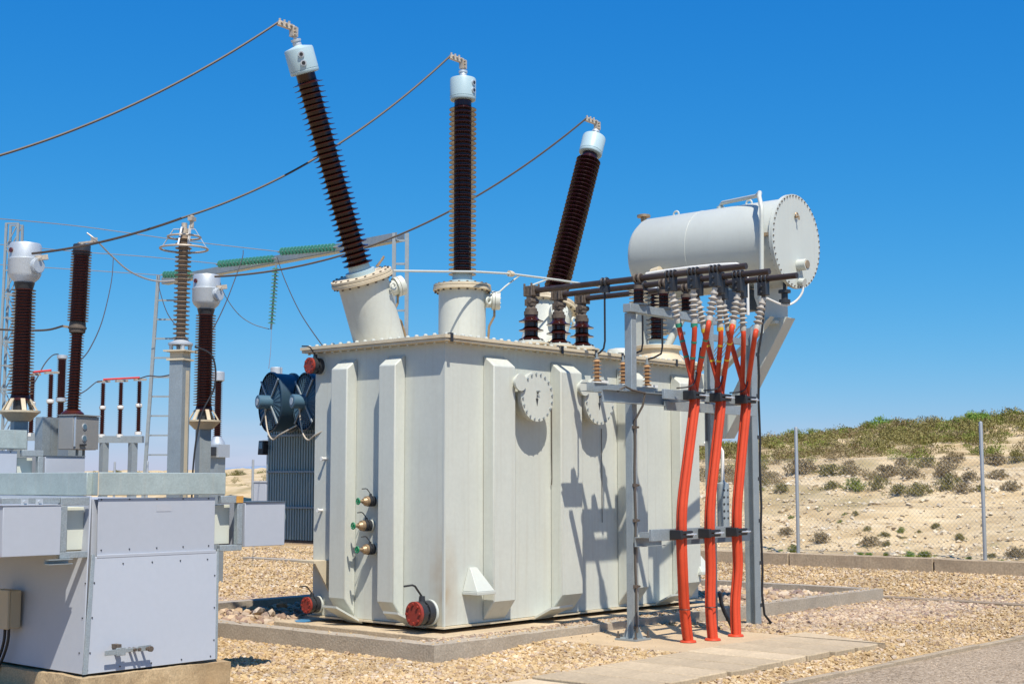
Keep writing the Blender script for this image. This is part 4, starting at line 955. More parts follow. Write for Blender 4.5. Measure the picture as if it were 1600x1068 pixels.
def chan(p, q, h=.1, b=.05, open_=(0, 0, -1)):
    # channel section: web vertical with two flanges
    p = Vector(p); q = Vector(q); d = (q - p).normalized(); sd_ = Vector((0, 0, 1)).cross(d).normalized()
    g = MB(); t_ = .007
    g.bar(p, q, t_, h); 
    for s in (1, -1): g.bar(p - sd_ * (b / 2) + Vector((0, 0, s * (h / 2 - t_ / 2))), q - sd_ * (b / 2) + Vector((0, 0, s * (h / 2 - t_ / 2))), b - t_, t_)
    return g
cb = part('crossbar', MB().bb(P1[0] - .105, P2[0] + .115, 8.19, 8.285, 3.361, 3.445), GALV, fr, bevel=.004)
part('tie_bar', MB().bar((P2[0] + .045, P2[1] + .02, 3.226), (P3[0] - .065, P3[1], 3.264), .05, .07), GALV, fr)
g = chan((P1[0] - .6, 8.18, 2.49), (P1[0] + .6, 8.18, 2.49), .125, .06); part('front_channel', g, GALV, fr)
g = chan((12.58, 8.77, 2.63), (11.31, 8.77, 2.63), .09, .09); part('rear_channel', g, GALV, fr)
each('channel_arm', [MB().bb(P1[0] - .03, P1[0] + .03, P1[1] + .046, 8.725, 2.575, 2.635), MB().bb(12.44, 12.5, 8.15, 8.725, 2.575, 2.635)], GALV, fr)
yb = 7.70
part('clamp_rail', MB().bb(11.22, 12.89, yb + .045, yb + .075, 2.462, 2.557), GALV, fr, bevel=.003)
part('clamp_rail', MB().bb(10.98, 12.55, yb + .045, yb + .075, 1.087, 1.20), GALV, fr, bevel=.003)
part('side_rail', MB().bb(11.79, 13.56, 8.108, 8.146, 2.385, 2.48), GALV, fr)
part('side_rail', MB().bb(11.94, 13.37, 8.108, 8.146, 1.01, 1.144), STEELD, fr)
each('rail_bracket', [MB().bb(P1[0] + .45, P1[0] + .52, yb + .08, 8.14, 2.465, 2.53), MB().bb(12.75, 12.82, yb + .08, 8.105, 2.465, 2.53), MB().bb(12.42, 12.49, yb + .08, 8.105, 1.09, 1.15)], GALV, fr)
part('front_channel', chan((P1[0] - .06, 8.195, 1.058), (P1[0] + .40, 8.195, 1.058), .095, .055), GALV, fr)
g = MB().bb(11.36, 11.42, yb + .08, 8.16, 1.10, 1.155); part('rail_bracket', g, GALV, fr)
# black leads clipped to the posts
py1 = P1[1]
pts = [(P1[0] - .4, py1 - .13, 2.54), (P1[0] - .3, py1 - .15, 2.59), (P1[0] - .2, py1 - .16, 2.56), (P1[0] + .02, py1 - .16, 2.54), (P1[0] - .01, py1 - .15, 2.41)] + [(P1[0] - .02 + .008 * sin(k * 1.9), py1 - .056, 2.26 - k * .235) for k in range(9)] + [(P1[0] - .03, py1 - .07, .17)]
solo('ground_lead', MB().tube(pts, .0115, 8), mat('dusty_black_lead', (.09, .075, .06), .6), 'dusty dark lead clipped down the front post of the steel frame', 'cable', 'clipped earth leads')
g = MB()
for z in (2.2, 1.62, 1.02 + .25, .62, .22): g.box((P1[0] - .02, py1 - .054, z), (.055, .024, .03)).lathe([(.01, 0), (.01, .03)], (P1[0] + .02, py1 - .048, z), (0, -1, 0), 8)
part('cable_clip', g, CAST, p1)
x3 = P3[0] + .098; y3 = P3[1]
pts = [(x3 + .05, y3 - .13, 3.76), (x3 + .03, y3 - .1, 3.42)] + [(x3 + .012 * sin(k * 2.1), y3 - .06, 3.13 - k * .25) for k in range(12)] + [(x3 + .02, y3 - .07, .14), (x3 + .1, y3 - .1, .05), (x3 + .16, y3 - .12, .02)]
solo('ground_lead', MB().tube(pts, .014, 8), BLACK, 'black lead clipped down the wide rear post and bent at the ground', 'cable', 'clipped earth leads')
each('cable_clip', [MB().box((x3 - .025, y3 - .045, 3.13 - k * .48), (.07, .04, .04)) for k in range(7)], BLACKM, p3)
pts = smooth([(P2[0] + .03, P2[1] - .08, .48), (P2[0] + .035, P2[1] - .09, .37), (P2[0] + .06, P2[1] - .12, .26), (P2[0] + .11, P2[1] - .15, .16), (P2[0] + .13, P2[1] - .17, .08)], 5)
solo('ground_lead', MB().tube(pts, .022, 8), BLACK, 'thick black lead at the foot of the middle frame post', 'cable', 'clipped earth leads')

# bus tubes
TX = [11.49, 11.94, 12.36]; TZ = 3.722; TYS = [9.74, 9.69, 9.69]; TYE = [6.96, 6.97, 6.90]
TERM = [[(1048.6, 452, 1060, 505), (1083.6, 450, 1084.6, 505), (1117.6, 448, 1108, 501)], [(1089.8, 464, 1100, 513), (1123.7, 462, 1125.4, 511), (1153.6, 457, 1144.8, 507)], [(1129, 470, 1138, 515), (1159, 466, 1161, 515), (1192.7, 464, 1182, 515)]]
ORD = ['nearest', 'middle', 'farthest']; COLN = ['green banded', 'yellow banded', 'plain red']
LEADY = [8.69, 8.53, 8.57]
for i in range(3):
    x = TX[i]
    r_ = thing('bus_tube', ['dark bus tube on the left, nearest the tall bushings, ending above the green banded cables', 'dark bus tube in the middle of the three, feeding the yellow banded cables', 'dark bus tube on the right reaching out past the end of the oil tank'][i], 'bus tube', (x, 8.3, TZ), group='bus tubes to the cables')
    g = MB().lathe([(.02, 0), (.031, .002), (.031, TYS[i] - TYE[i])], (x, TYS[i], TZ), (0, -1, 0), 16)
    part('tube', g, BUSB, r_)
    # end clamp over the low voltage bushing
    lx, ly = LV[i]
    g = MB().bb(x - .05, x + .05, ly - .07, ly + .07, TZ - .06, TZ + .055).bb(lx - .035, lx + .035, ly - .04, ly + .04, 3.57, TZ - .05).cyl((lx - .06, ly - .03, 3.61), (lx + .07, ly - .03, 3.61), .03, .03, 10)
    for k in (-1, 1):
        for h in (-1, 1): g.cyl((x + k * .062, ly + h * .05, TZ - .06), (x + k * .062, ly + h * .05, TZ + .08), .012, .012, 8)
    part('end_clamp', g, CAST, r_, bevel=.006)
    # clamp for the arrester lead
    g = MB().ring((x, LEADY[i], TZ), .04, .016, (0, 1, 0), 18, 6).ring((x, LEADY[i] - .05, TZ), .04, .016, (0, 1, 0), 18, 6).bb(x - .03, x + .03, LEADY[i] - .07, LEADY[i] + .02, TZ - .11, TZ - .04)
    part('tube_clamp', g, BLACKM, r_)
    # clamps for the cable lugs
    for (a, b_, c_, d_) in TERM[i]:
        p = onx(a, b_ - 12, x); g = MB()
        for k in (-.045, 0, .045): g.ring((x, p.y + k, TZ), .042, .011, (0, 1, 0), 18, 6)
        g.bb(x - .04, x + .04, p.y - .05, p.y + .05, TZ - .17, TZ - .035); g.bolts((x - .04, p.y, TZ - .11), (-1, 0, 0), .03, 2, .014, .02)
        part('lug_clamp', g, BLACKM, r_, bevel=.004)
    # post insulator on the crossbar under the tube
    pi_ = thing('post_insulator', ['brown ribbed post insulator on the crossbar under the left bus tube', 'brown ribbed post insulator on the crossbar under the middle bus tube', 'brown ribbed post insulator on the crossbar under the right bus tube'][i], 'insulator', (x, 8.237, 3.4455), group='post insulators on the frame crossbar')
    part('porcelain', insul(MB(), (x, 8.237, 3.467), (0, 0, 1), .148, .050, .098, 4, 22), PORC, pi_)
    part('base', MB().lathe([(.08, 3.446), (.08, 3.46), (.055, 3.465), (.055, 3.472)], (x, 8.237, 0), (0, 0, 1), 18), GALV, pi_)
    part('top_cap', MB().lathe([(.055, 3.612), (.055, 3.648), (.03, 3.653), (.03, TZ - .038)], (x, 8.237, 0), (0, 0, 1), 18).ring((x, 8.21, TZ), .043, .014, (0, 1, 0), 18, 6).ring((x, 8.265, TZ), .043, .014, (0, 1, 0), 18, 6), CAST, pi_)
    # tan surge arrester on the rear channel with its lead from the tube
    ax_ = [11.48, 11.94, 12.38][i]; az = 2.68
    ar = thing('small_insulator', ['tan ribbed insulator at the left end of the channel, left of the front post', 'tan ribbed insulator on the channel just behind the front post', 'tan ribbed insulator at the right end of the channel, right of the front post'][i], 'insulator', (ax_, 8.77, az), group='tan insulators on the channel')
    part('porcelain', insul(MB(), (ax_, 8.77, az + .012), (0, 0, 1), .235, .026, .05, 6, 18), TANP, ar)
    part('base', MB().lathe([(.055, az - .003), (.055, az + .008), (.03, az + .012)], (ax_, 8.77, 0), (0, 0, 1), 16).bb(ax_ + .04, ax_ + .16, 8.74, 8.80, az, az + .025), WHITE, ar)
    part('terminal', MB().lathe([(.03, az + .245), (.03, az + .26), (.012, az + .262), (.012, az + .31)], (ax_, 8.77, 0), (0, 0, 1), 12), GALV, ar)
    solo('arrester_lead', MB().tube([(x, LEADY[i] - .02, TZ - .1), (x, LEADY[i] - .02, 3.42), (x, LEADY[i] - .02, 3.11), (x - .01, LEADY[i] - .01, 3.03), (x * .5 + ax_ * .5, (LEADY[i] + 8.77) / 2, 2.995), (ax_ + .01, 8.76, 2.985)], .011, 6), BLACK, ['thin black lead hanging from the left bus tube to the leftmost tan insulator', 'thin black lead hanging from the middle bus tube behind the front post', 'thin black lead hanging from the right bus tube to the rightmost tan insulator'][i], 'lead', 'leads hanging from the bus tubes')
# orange cables
CXS = [11.66, 12.14, 12.63]; CX2 = [11.40, 11.90, 12.41]; CX3 = [11.56, 11.86, 12.32]; CY3 = [7.71, 7.62, 7.64]
for i in range(3):
    for j in range(3):
        a, b_, c_, d_ = TERM[i][j]; x = TX[i]
        top = onx(a, b_, x); bot = ony(c_, d_, top.y + (.02 if j == 1 else (7.61 - top.y) * .12))
        off = [(-.0275, 0), (.0, .047), (.0275, 0)][j if i < 2 else [0, 1, 2][j]]
        K = 1.0
        pts = [bot, bot + (bot - top).normalized() * .12, Vector((CXS[i] + off[0], yb - .02 + off[1], 2.60)), Vector((CXS[i] + off[0], yb - .03 + off[1], 2.44)), Vector((CXS[i] * .58 + CX2[i] * .42 + off[0], yb - .03 + off[1], 1.984)), Vector((CX2[i] + off[0] + .024, yb - .03 + off[1], 1.459)), Vector((CX2[i] + off[0], yb - .03 + off[1], 1.144)), Vector((CX2[i] + off[0] + .01, yb - .03 + off[1], .79)), Vector((CX2[i] * .45 + CX3[i] * .55 + off[0], (yb + CY3[i]) / 2 + off[1], .418)), Vector((CX3[i] + off[0], CY3[i] + off[1], .06))]
        cb_ = thing('power_cable', f'{["orange cable with green bands", "orange cable with yellow bands", "orange cable without coloured bands"][i]}, ' + (['nearest the front post in its bundle of three', 'middle one behind the other two of its bundle', 'farthest from the front post in its bundle of three'][j]), 'cable', (CX3[i] + off[0], CY3[i] + off[1], 0), group='orange power cables')
        part('sheath', MB().tube(smooth(pts, 7), .0265, 12), RED, cb_)
        ax_ = (bot - top).normalized(); L = (bot - top).length
        prof = [(.012, 0), (.026, .01), (.024, L * .14), (.038, L * .16), (.038, L * .21), (.026, L * .225)]
        for k in range(4):
            z = L * (.30 + .14 * k); prof += [(.026, z), (.050, z + L * .05), (.046, z + L * .07), (.027, z + L * .075)]
        prof += [(.027, L * .84), (.033, L * .88), (.033, L * 1.03)]
        part('termination', MB().lathe(prof, top, ax_, 20), SIL, cb_)
        part('lug', MB().bar(top - ax_ * .12, top + ax_ * .03, .045, .02, (0, 1, 0)), CAST, cb_)
        if i < 2:
            tm = [GRN, YEL][i]; tp_ = 'green_band' if i == 0 else 'yellow_band'
            part(tp_, MB().lathe([(.0345, 0), (.0345, .04)], bot - ax_ * .0, ax_, 14), tm, cb_)
            sp = smooth(pts, 7); 
            for k in (8, 10): part(tp_, MB().lathe([(.0285, 0), (.0285, .02)], sp[k], (sp[k + 1] - sp[k]), 14), tm, cb_)
    # black clamps
    for z, xc in ((2.51, CXS[i]), (1.144, CX2[i])):
        g = MB().bb(xc - .10, xc + .10, yb - .085, yb + .043, z - .035, z - .004).bb(xc - .10, xc + .10, yb - .085, yb + .043, z + .004, z + .035).bb(xc - .12, xc - .08, yb - .09, yb + .044, z - .045, z + .045).bb(xc + .08, xc + .12, yb - .06, yb + .044, z - .03, z + .03)
        lab = ['left', 'middle', 'right'][i] + ' bundle of orange cables at the ' + ('upper' if z > 2 else 'lower') + ' rail'
        ck = thing('cable_clamp', 'black moulded clamp holding the ' + lab, 'clamp', (xc, yb, z), group='black cable clamps')
        part('jaw', g, BLACK, ck, bevel=.006)
        part('clamp_bolt', MB().cyl((xc - .03, yb - .1, z), (xc + .13, yb - .1, z), .008, .008, 8).cyl((xc + .08, yb - .11, z), (xc + .08, yb - .06, z), .013, .013, 6), ALU, ck)
    g = MB().ring((CX2[i] * .45 + CX3[i] * .55, (yb - .03 + CY3[i]) / 2 + .02, .418), .062, .005, (0, 0, 1), 24, 6) if i < 2 else None
    if g: solo('cable_tie', g, BLACK, ['black tie around the green banded cable bundle low down', 'black tie around the yellow banded cable bundle low down'][i], 'cable tie', 'black cable ties')
    solo('screen_wire', MB().tube(smooth([(CXS[i] + .02, yb - .08, 2.99), (CXS[i] - .05, yb - .09, 2.8), (CXS[i] - .12, yb - .08, 2.61), (CXS[i] - .29, yb - .0, 2.57)], 5), .007, 6), BLACK, ['thin black screen wire curling from the green banded bundle to the rail', 'thin black screen wire curling from the yellow banded bundle to the rail', 'thin black screen wire curling from the unbanded bundle to the rail'][i], 'wire', 'thin black screen wires')
    solo('cable_collar', MB().lathe([(.07, 0), (.082, .004), (.075, .02), (.045, .024)], (CX3[i], CY3[i] + .02, .0935), (0, 0, 1), 20), RED, ['red collar where the green banded cables enter the pad', 'red collar where the yellow banded cables enter the pad', 'red collar where the unbanded cables enter the pad'][i], 'collar', 'red collars on the pad')

# ================================================================ CLAD EQUIPMENT BASES AT THE LEFT
EX, EY = 6.09, 9.575
def enclosure(label):
    # local frame: origin at the beam corner on the ground; x right along the front, y back
    t = thing('equipment_enclosure', label, 'equipment base', (EX, EY, 0), group='grey clad equipment bases')
    W_, D_ = 1.225, 3.2
    P = lambda n, g, m, b=.003, **k: part(n, g, m, t, local=True, bevel=b, **k)
    P('base_block', rough_box(-.19, W_ - .02, -.19, D_ + .1, -.7, .185, .045, .022), CONCT, 0)
    # lower panels flare out a little, upper panels are upright
    zb, zm, zt = .205, 1.075, 1.545
    A = [(-.135, -.135, zb), (W_ - .135 + .0, -.135, zb), (W_ - .06, -.03, zm), (-.02, -.03, zm)]
    P('front_panel_lower', MB().prism(A, (0, .012, 0)), CLAD)
    P('front_panel_upper', MB().bb(.025, W_ - .085, -.022, -.010, zm - .02, zt - .02), CLAD)
    P('panel_joint', MB().bb(.02, W_ - .075, -.034, -.0235, zm - .012, zm + .014), CLAD)
    P('side_panel', MB().prism([(-.135, -.12, zb), (-.135, D_, zb), (-.045, D_, zt), (-.045, -.02, zt)], (.012, 0, 0)), CLAD)
    P('corner_strip', MB().prism([(-.147, -.148, zb), (-.105, -.148, zb), (-.005, -.046, zm + .02), (-.035, -.046, zm + .02)], (0, .012, 0)), GALV, .002)
    P('right_edge_strip', MB().prism([(W_ - .137, -.140, zb), (W_ - .118, -.140, zb), (W_ - .045, -.036, zm + .02), (W_ - .062, -.036, zm + .02)], (0, .012, 0)), GALV, .001)
    P('rear_body', MB().bb(.0, W_ - .1, .02, D_, zb, zt - .03), CLAD)
    # screws
    gs = []; rr = .0055
    fy = lambda z: -.135 + (.105) * (z - zb) / (zm - zb)
    for k in range(5):
        x = .03 + k * .255; gs.append(MB().lathe([(rr, 0), (rr, .006)], (x + .02, -.022, zt - .075 + .045), (0, -1, 0), 8)); gs.append(MB().lathe([(rr, 0), (rr, .006)], (x + .03, -.022, zm + .05), (0, -1, 0), 8))
        gs.append(MB().lathe([(rr, 0), (rr, .006)], (-.02 + k * .27, fy(zm - .06) - .001, zm - .06), (0, -1, 0), 8)); gs.append(MB().lathe([(rr, 0), (rr, .006)], (-.10 + k * .285, fy(zb + .03) - .001, zb + .03), (0, -1, 0), 8))
    for k in range(3):
        z = .36 + k * .2 + .06 * k; s_ = (z - zb) / (zm - zb); gs.append(MB().lathe([(rr, 0), (rr, .006)], (-.09 + .1 * s_, fy(z) - .001, z), (0, -1, 0), 8)); gs.append(MB().lathe([(rr, 0), (rr, .006)], (W_ - .155 + .07 * s_, fy(z) - .001, z), (0, -1, 0), 8))
        gs.append(MB().lathe([(rr, 0), (rr, .006)], (-.135 + .09 * (z - zb) / (zt - zb) - .0005, -.06, z), (-1, 0, 0), 8))
    each('screw', gs, BLACKM, t, True)
    # galvanised top beams
    z1, z2 = 1.547, 1.727
    P('top_beam', MB().bb(-.001, W_, 0 - .05, .03, z1, z2), GALVB, .006)
    P('top_beam', MB().bb(-.05, .03, .032, D_, z1, z2), GALVB, .006)
    P('top_beam', MB().bb(W_ - .08, W_, .032, D_, z1, z2), GALVB, .006)
    P('top_beam', MB().bb(.032, W_ - .082, D_ - .08, D_, z1, z2), GALVB, .006)
    P('end_joint', MB().bb(-.004, .004, -.054, -.0505, z1, z2), LID, 0)
    # side frames and ducts to left and right of the front
    for s, xa, xb, xc in ((-1, -.08, -.32, -.80), (1, W_ - .05, 1.40, 1.85)):
        lo, hi = min(xa, xb), max(xa, xb)
        g = MB().bb(lo, hi, -.06, -.01, 1.475, 1.535).bb(lo, hi, -.06, -.01, 1.075, 1.125)
        u0, u1 = (xb, xb + .055) if s < 0 else (xb - .055, xb); g.bb(u0, u1, -.062, -.012, 1.1255, 1.4745)
        if s < 0: g.bb(-.80, lo - .001, -.05, -.02, 1.49, 1.535)
        f_ = P('side_frame', g, GALV, .004)
        a0, a1 = (xc, xb - .005) if s < 0 else (xb + .015, xc)
        d_ = P('duct_box', MB().bb(a0, a1, -.075, 3.1 if s < 0 else .28, 1.105, 1.475), CLAD, .004)
        g = MB().bb(a0, a1 + .0, -.085, .30, 1.477, 1.485) if s > 0 else MB().bb(a0 - .01, a1, -.08, 3.12, 1.477, 1.483)
        part('duct_lid', g, STEELD if s > 0 else CLAD, d_, local=True)
        m0, m1 = (xb + .06, xb + .2) if s < 0 else (xa + .0, xb - .06)
        P('inner_box', MB().bb(m0, m1 + (.06 if s < 0 else 0), .04, 3.0 if s < 0 else .20, 1.13, 1.46), CREAM, .004)
        c0 = xb - .02 if s < 0 else xb + .02
        P('bracket_channel', MB().bb(c0 - .09, c0 + .11, -.10, -.03, 1.035, 1.04).bb(c0 - .09, c0 + .11, -.10, -.03, 1.068, 1.073).bb(c0 - .09, c0 + .11, -.036, -.03, 1.0405, 1.0675) if s < 0 else MB().bb(xb - .1, xb + .18, .5, .57, 1.02, 1.06), GALV, 0)
        if s < 0:
            each('duct_bolt', [MB().lathe([(.012, 0), (.012, .03)], (a0, .06, z), (-1, 0, 0), 8) for z in (1.16, 1.29, 1.42)] + [MB().lathe([(.012, 0), (.012, .012)], (x, -.056, 1.505), (0, -1, 0), 8).bb(x - .03, x + .03, -.056, -.0505, 1.46, 1.525) for x in (-.5, -.62)], ALU, t, True)
    return t
en = enclosure('grey lilac clad equipment base in the left foreground with a galvanised top beam')
e2c = dep(42, 700, 13.5); en2 = dup(en, (e2c.x - 1.225, e2c.y + .05, .425), label='second grey clad equipment base behind the nearest, only its upper part visible')
rust = part('rust_patch', MB().bb(1.33, 1.40, -.0655, -.0605, 1.476, 1.534), mat('orange_rust', (.55, .28, .06), .9, var=.2, vscale=30), en, local=True)
# earth strap handle low on the front panel, and a faded label plate
g = MB().bb(.01, .13, -.195, -.188, .335, .375).bb(.11, .19, -.2, -.186, .325, .385).bb(.19, .42, -.194, -.187, .345, .375).bb(.30, .42, -.199, -.1945, .342, .385)
hd = part('earth_strap', g, GALV, en, local=True, bevel=.003)
part('strap_lug', MB().bb(.12, .16, -.186, -.10, .38, .41), CAST, hd, local=True); g = MB()
for x in (.27, .31, .38): g.cyl((x, -.12, .36), (x, -.215, .36), .012, .012, 8)
g.cyl((.405, -.2, .355), (.405, -.225, .355), .022, .022, 12); part('strap_bolt', g, CAST, hd, local=True)
part('faded_plate', MB().bb(.56, .70, -.0245, -.0225, 1.415, 1.475), mat('faded_plate_grey', (.43, .45, .49), .6), en, local=True)
# tan junction box on the side panel
jb = thing('junction_box', 'tan junction box with two black cables on the side of the nearest clad base', 'junction box', (5.9, 10.5, .5))
part('box_body', MB().bb(5.86, 5.955, 10.36, 10.62, .49, .79), TANB, jb, bevel=.008)
part('box_cover', MB().bb(5.835, 5.858, 10.355, 10.625, .485, .795), TANB, jb, bevel=.006)
part('cable', MB().tube(smooth([(5.90, 10.44, .49), (5.90, 10.45, .38), (5.89, 10.50, .25), (5.88, 10.6, .12)]), .012, 8).tube(smooth([(5.90, 10.50, .49), (5.90, 10.51, .38), (5.89, 10.56, .25), (5.88, 10.68, .12)]), .012, 8), BLACK, jb)

# ================================================================ INSTRUMENTS STANDING BEHIND
def gpt(px, D): p = dep(px, 752, D); return p.x, p.y
def zof(py, D): r = dep(800, py, D); return r.z
s = 14.6 / FPX
ct = thing('current_transformer', 'tall current transformer with aluminium head at the far left edge', 'current transformer', (*gpt(27, 14.6), 0), -.25, 'current transformers')
zp = 2.40; Z = lambda py: zp + (640 - py) * s
L = lambda n, g, m, p=ct: part(n, g, m, p, local=True)
L('pedestal', MB().bb(-.072, .072, -.072, .072, 0, zp - .03), GALV)
L('flange_ring', MB().lathe([(.11, zp - .11), (.19, zp - .03), (.21, zp - .02), (.21, zp + .0), (.1, zp + .0)], (0, 0, 0), (0, 0, 1), 28), LID)
g = MB()
for k in range(6):
    a = k * pi / 3 + .5; g.bar((.185 * cos(a), .185 * sin(a), zp - .01), (.105 * cos(a), .105 * sin(a), zp + .125), .045, .012, (cos(a), sin(a), .4))
L('bracket_legs', g, LID)
L('terminal_pipe', MB().cyl((0, 0, zp), (0, 0, zp + .12), .07, .07, 16), BLACKM)
L('porcelain', insul(MB().lathe([(.105, zp + .11), (.1, zp + .15), (.09, zp + .18)], (0, 0, 0), (0, 0, 1), 24), (0, 0, Z(614)), (0, 0, 1), Z(446) - Z(614), .088, .132, 34, 24, .93), PORC2)
hdp = L('head', MB().lathe([(.085, Z(447)), (.09, Z(443)), (.1, Z(440)), (.10, Z(437)), (.15, Z(430)), (.17, Z(424)), (.172, Z(404)), (.178, Z(402)), (.178, Z(400)), (.165, Z(399)), (.165, Z(378)), (.155, Z(375)), (.01, Z(374.5))], (0, 0, 0), (0, 0, 1), 32), ALU)
L('neck', MB().lathe([(.088, Z(449)), (.095, Z(445)), (.108, Z(437.5))], (0, 0, 0), (0, 0, 1), 24), BLACKM, hdp)
tv = Vector((.45, -.9, 0)).normalized()
g = MB().cyl(tv * .14 + Vector((0, 0, Z(412))), tv * .215 + Vector((0, 0, Z(412))), .075, .075, 20).cyl(tv * .19 + Vector((0, 0, Z(412))), tv * .205 + Vector((0, 0, Z(412))), .085, .085, 20); L('primary_terminal', g, ALU, hdp)
L('terminal_clamp', MB().bar(tv * .16 + Vector((0, 0, Z(400))), tv * .2 + Vector((.10, .0, Z(397))), .05, .05).cyl(tv * .2 + Vector((0, 0, Z(402))), tv * .24 + Vector((0, 0, Z(402))), .018, .018, 6), HARD, hdp)
L('sight_window', MB().cyl((-.16, -.05, Z(388)), (-.172, -.055, Z(388)), .026, .026, 14), mat('dark_red_sight', (.10, .015, .012), .3), hdp)
CT2 = gpt(316, 16.85)
ct2 = dup(ct, (*CT2, .0), label='tall current transformer with aluminium head beside the ringed surge arrester')
# surge arrester with grading rings on a square post
D = 14.0; ax0, ay0 = gpt(277, D); sa = thing('surge_arrester', 'slim surge arrester with two grading rings on a square steel column', 'surge arrester', (ax0, ay0, 0), .4)
s = D / FPX; zt = zof(562, D); L = lambda n, g, m, p=sa: part(n, g, m, p, local=True)
L('column', MB().bb(-.076, .076, -.076, .076, 0, zt), GALV, sa)
L('column_seam', MB().bb(-.01, .05, -.0785, -.0765, 0, zt - .1), LID, sa)
L('top_plate', MB().bb(-.10, .10, -.10, .10, zt + .001, zt + .02).bb(-.075, .075, -.075, .075, zt + .0205, zt + .09).bb(-.125, .125, -.125, .125, zt + .0905, zt + .105), LID)
g = MB()
for a in (pi / 4, 3 * pi / 4, 5 * pi / 4, 7 * pi / 4): g.cyl((.095 * cos(a), .095 * sin(a), zt + .106), (.095 * cos(a), .095 * sin(a), zt + .16), .018, .022, 10)
g.lathe([(.125, zt + .162), (.125, zt + .18), (.08, zt + .2), (.05, zt + .23)], (0, 0, 0), (0, 0, 1), 20); L('insulating_base', g, ALU)
lean = Vector((.012, 0, 1)).normalized(); zb_ = zt + .22; zt_ = zof(362, D)
L('porcelain', insul(MB(), (0, 0, zb_), lean, zt_ - zb_, .045, .083, 23, 20, 1.02), OLDP)
g = MB().ring((.02, 0, zof(382, D)), .24, .011, (0, 0, 1), 48, 8); L('lower_ring', g, RINGM)
g = MB().ring((.02, 0, zof(363, D)), .165, .011, (0, 0, 1), 40, 8); L('upper_ring', g, RINGM)
g = MB(); zz = zof(350, D)
for a in (.3, 1.87, 3.44, 5.01):
    g.bar((.02 + .04 * cos(a), .04 * sin(a), zz), (.02 + .11 * cos(a), .11 * sin(a), zz), .02, .008); g.bar((.02 + .11 * cos(a), .11 * sin(a), zz), (.02 + .24 * cos(a), .24 * sin(a), zof(382, D)), .016, .006)
L('ring_bracket', g, ALU)
L('top_terminal', MB().lathe([(.05, zt_), (.05, zz), (.03, zz + .005), (.03, zof(342, D) + .01)], (.018, 0, 0), (0, 0, 1), 16), HARD)
L('white_strip', MB().bar((-.035, -.085, zof(380, D)), (-.01, -.085, zof(346, D)), .035, .008, (0, -1, 0)), WHITE)
solo('earth_cable', MB().tube(smooth([(ax0 + .1, ay0 - .1, zt + .15), (ax0 + .25, ay0 - .2, zt + .05), (ax0 + .27, ay0 - .22, zt - .25), (ax0 + .14, ay0 - .16, zt - .6), (ax0 + .08, ay0 - .14, zt - 1.2), (ax0 + .10, ay0 - .14, zt - 1.9)]), .009, 6), BLACK, 'thin black earth cable looping down beside the square column of the surge arrester', 'cable')
# circuit breaker pole with control cabinet
D = 16.0; bx_, by_ = gpt(110, D); s = D / FPX
cbk = thing('circuit_breaker', 'tall two stage brown circuit breaker pole rising behind the grey control cabinet', 'circuit breaker', (bx_, by_, 0), 0, 'breaker poles'); L = lambda n, g, m, p=cbk: part(n, g, m, p, local=True)
zz = lambda py: zof(py, D); lean = Vector((.020, -.012, 1)).normalized()
L('pedestal', MB().bb(-.11, .11, -.11, .11, 0, zz(650)), GALV)
L('lower_porcelain', insul(MB().lathe([(.13, zz(650)), (.13, zz(645)), (.085, zz(640))], (0, 0, 0), (0, 0, 1), 20), (0, 0, zz(645)), lean, zz(518) - zz(645), .062, .092, 28, 22, .92), PORC2)
o1 = lean * (zz(510) - zz(645)); b1 = Vector((0, 0, zz(645))) + o1
md = L('mid_flange', MB().lathe([(.06, -.07), (.09, -.05), (.095, -.01), (.105, -.005), (.105, .015), (.095, .02), (.092, .07), (.07, .09)], b1, lean, 24), CAST)
L('mid_terminal', MB().bar(b1, b1 + Vector((-.14, .08, .02)), .05, .02), BRASS, md)
L('upper_porcelain', insul(MB(), b1 + lean * .08, lean, zz(389) - zz(504), .088, .122, 26, 24, .97), PORC2)
b2 = b1 + lean * (zz(387) - zz(508))
L('top_cap', MB().lathe([(.095, -.03), (.10, 0), (.10, .09), (.095, .1), (.01, .1)], b2, lean, 24), BLACKM)
L('top_terminal', MB().bar(b2 + Vector((-.05, 0, .11)), b2 + Vector((.13, -.05, .15)), .05, .02).box(b2 + Vector((.13, -.05, .17)), (.06, .05, .05)), HARD)
D = 14.3; cx0, cy0 = gpt(127, D); s = D / FPX
cab = thing('control_cabinet', 'grey metal control cabinet with two round windows in front of the breaker pole', 'cabinet', (cx0, cy0, zof(702, D)), 0.30)
L = lambda n, g, m, p=cab: part(n, g, m, p, local=True)
body = L('cabinet_body', MB().bb(-.17, .19, -.02, .17, 0, .345), GREYB); bev(body, .006)
L('door', MB().bb(-.155, .188, -.045, -.022, .005, .34), GREYB)
L('roof', MB().bb(-.18, .205, -.06, .19, .3455, .357), GREYB)
g = MB()
for z in (.115, .235): g.cyl((-.03, -.045, z), (-.03, -.052, z), .034, .034, 22)
L('window_ring', g, ALU)
g = MB()
for z in (.115, .235): g.cyl((-.03, -.053, z), (-.03, -.055, z), .027, .027, 22)
L('window', g, PANE)
L('handle', MB().bar((-.10, -.06, .045), (-.02, -.06, .05), .022, .018), BLACKM)
L('hinge_bar', MB().bb(-.168, -.159, -.05, -.03, .03, .33), ALU)
L('support', MB().bb(-.02, .0, .05, .07, -.06, -.001).bb(.08, .1, .05, .07, -.06, -.001).bb(-.19, -.09, .245, .34, -.9, .33).bb(-.32, -.2, .245, .34, -.9, .33), GALV)

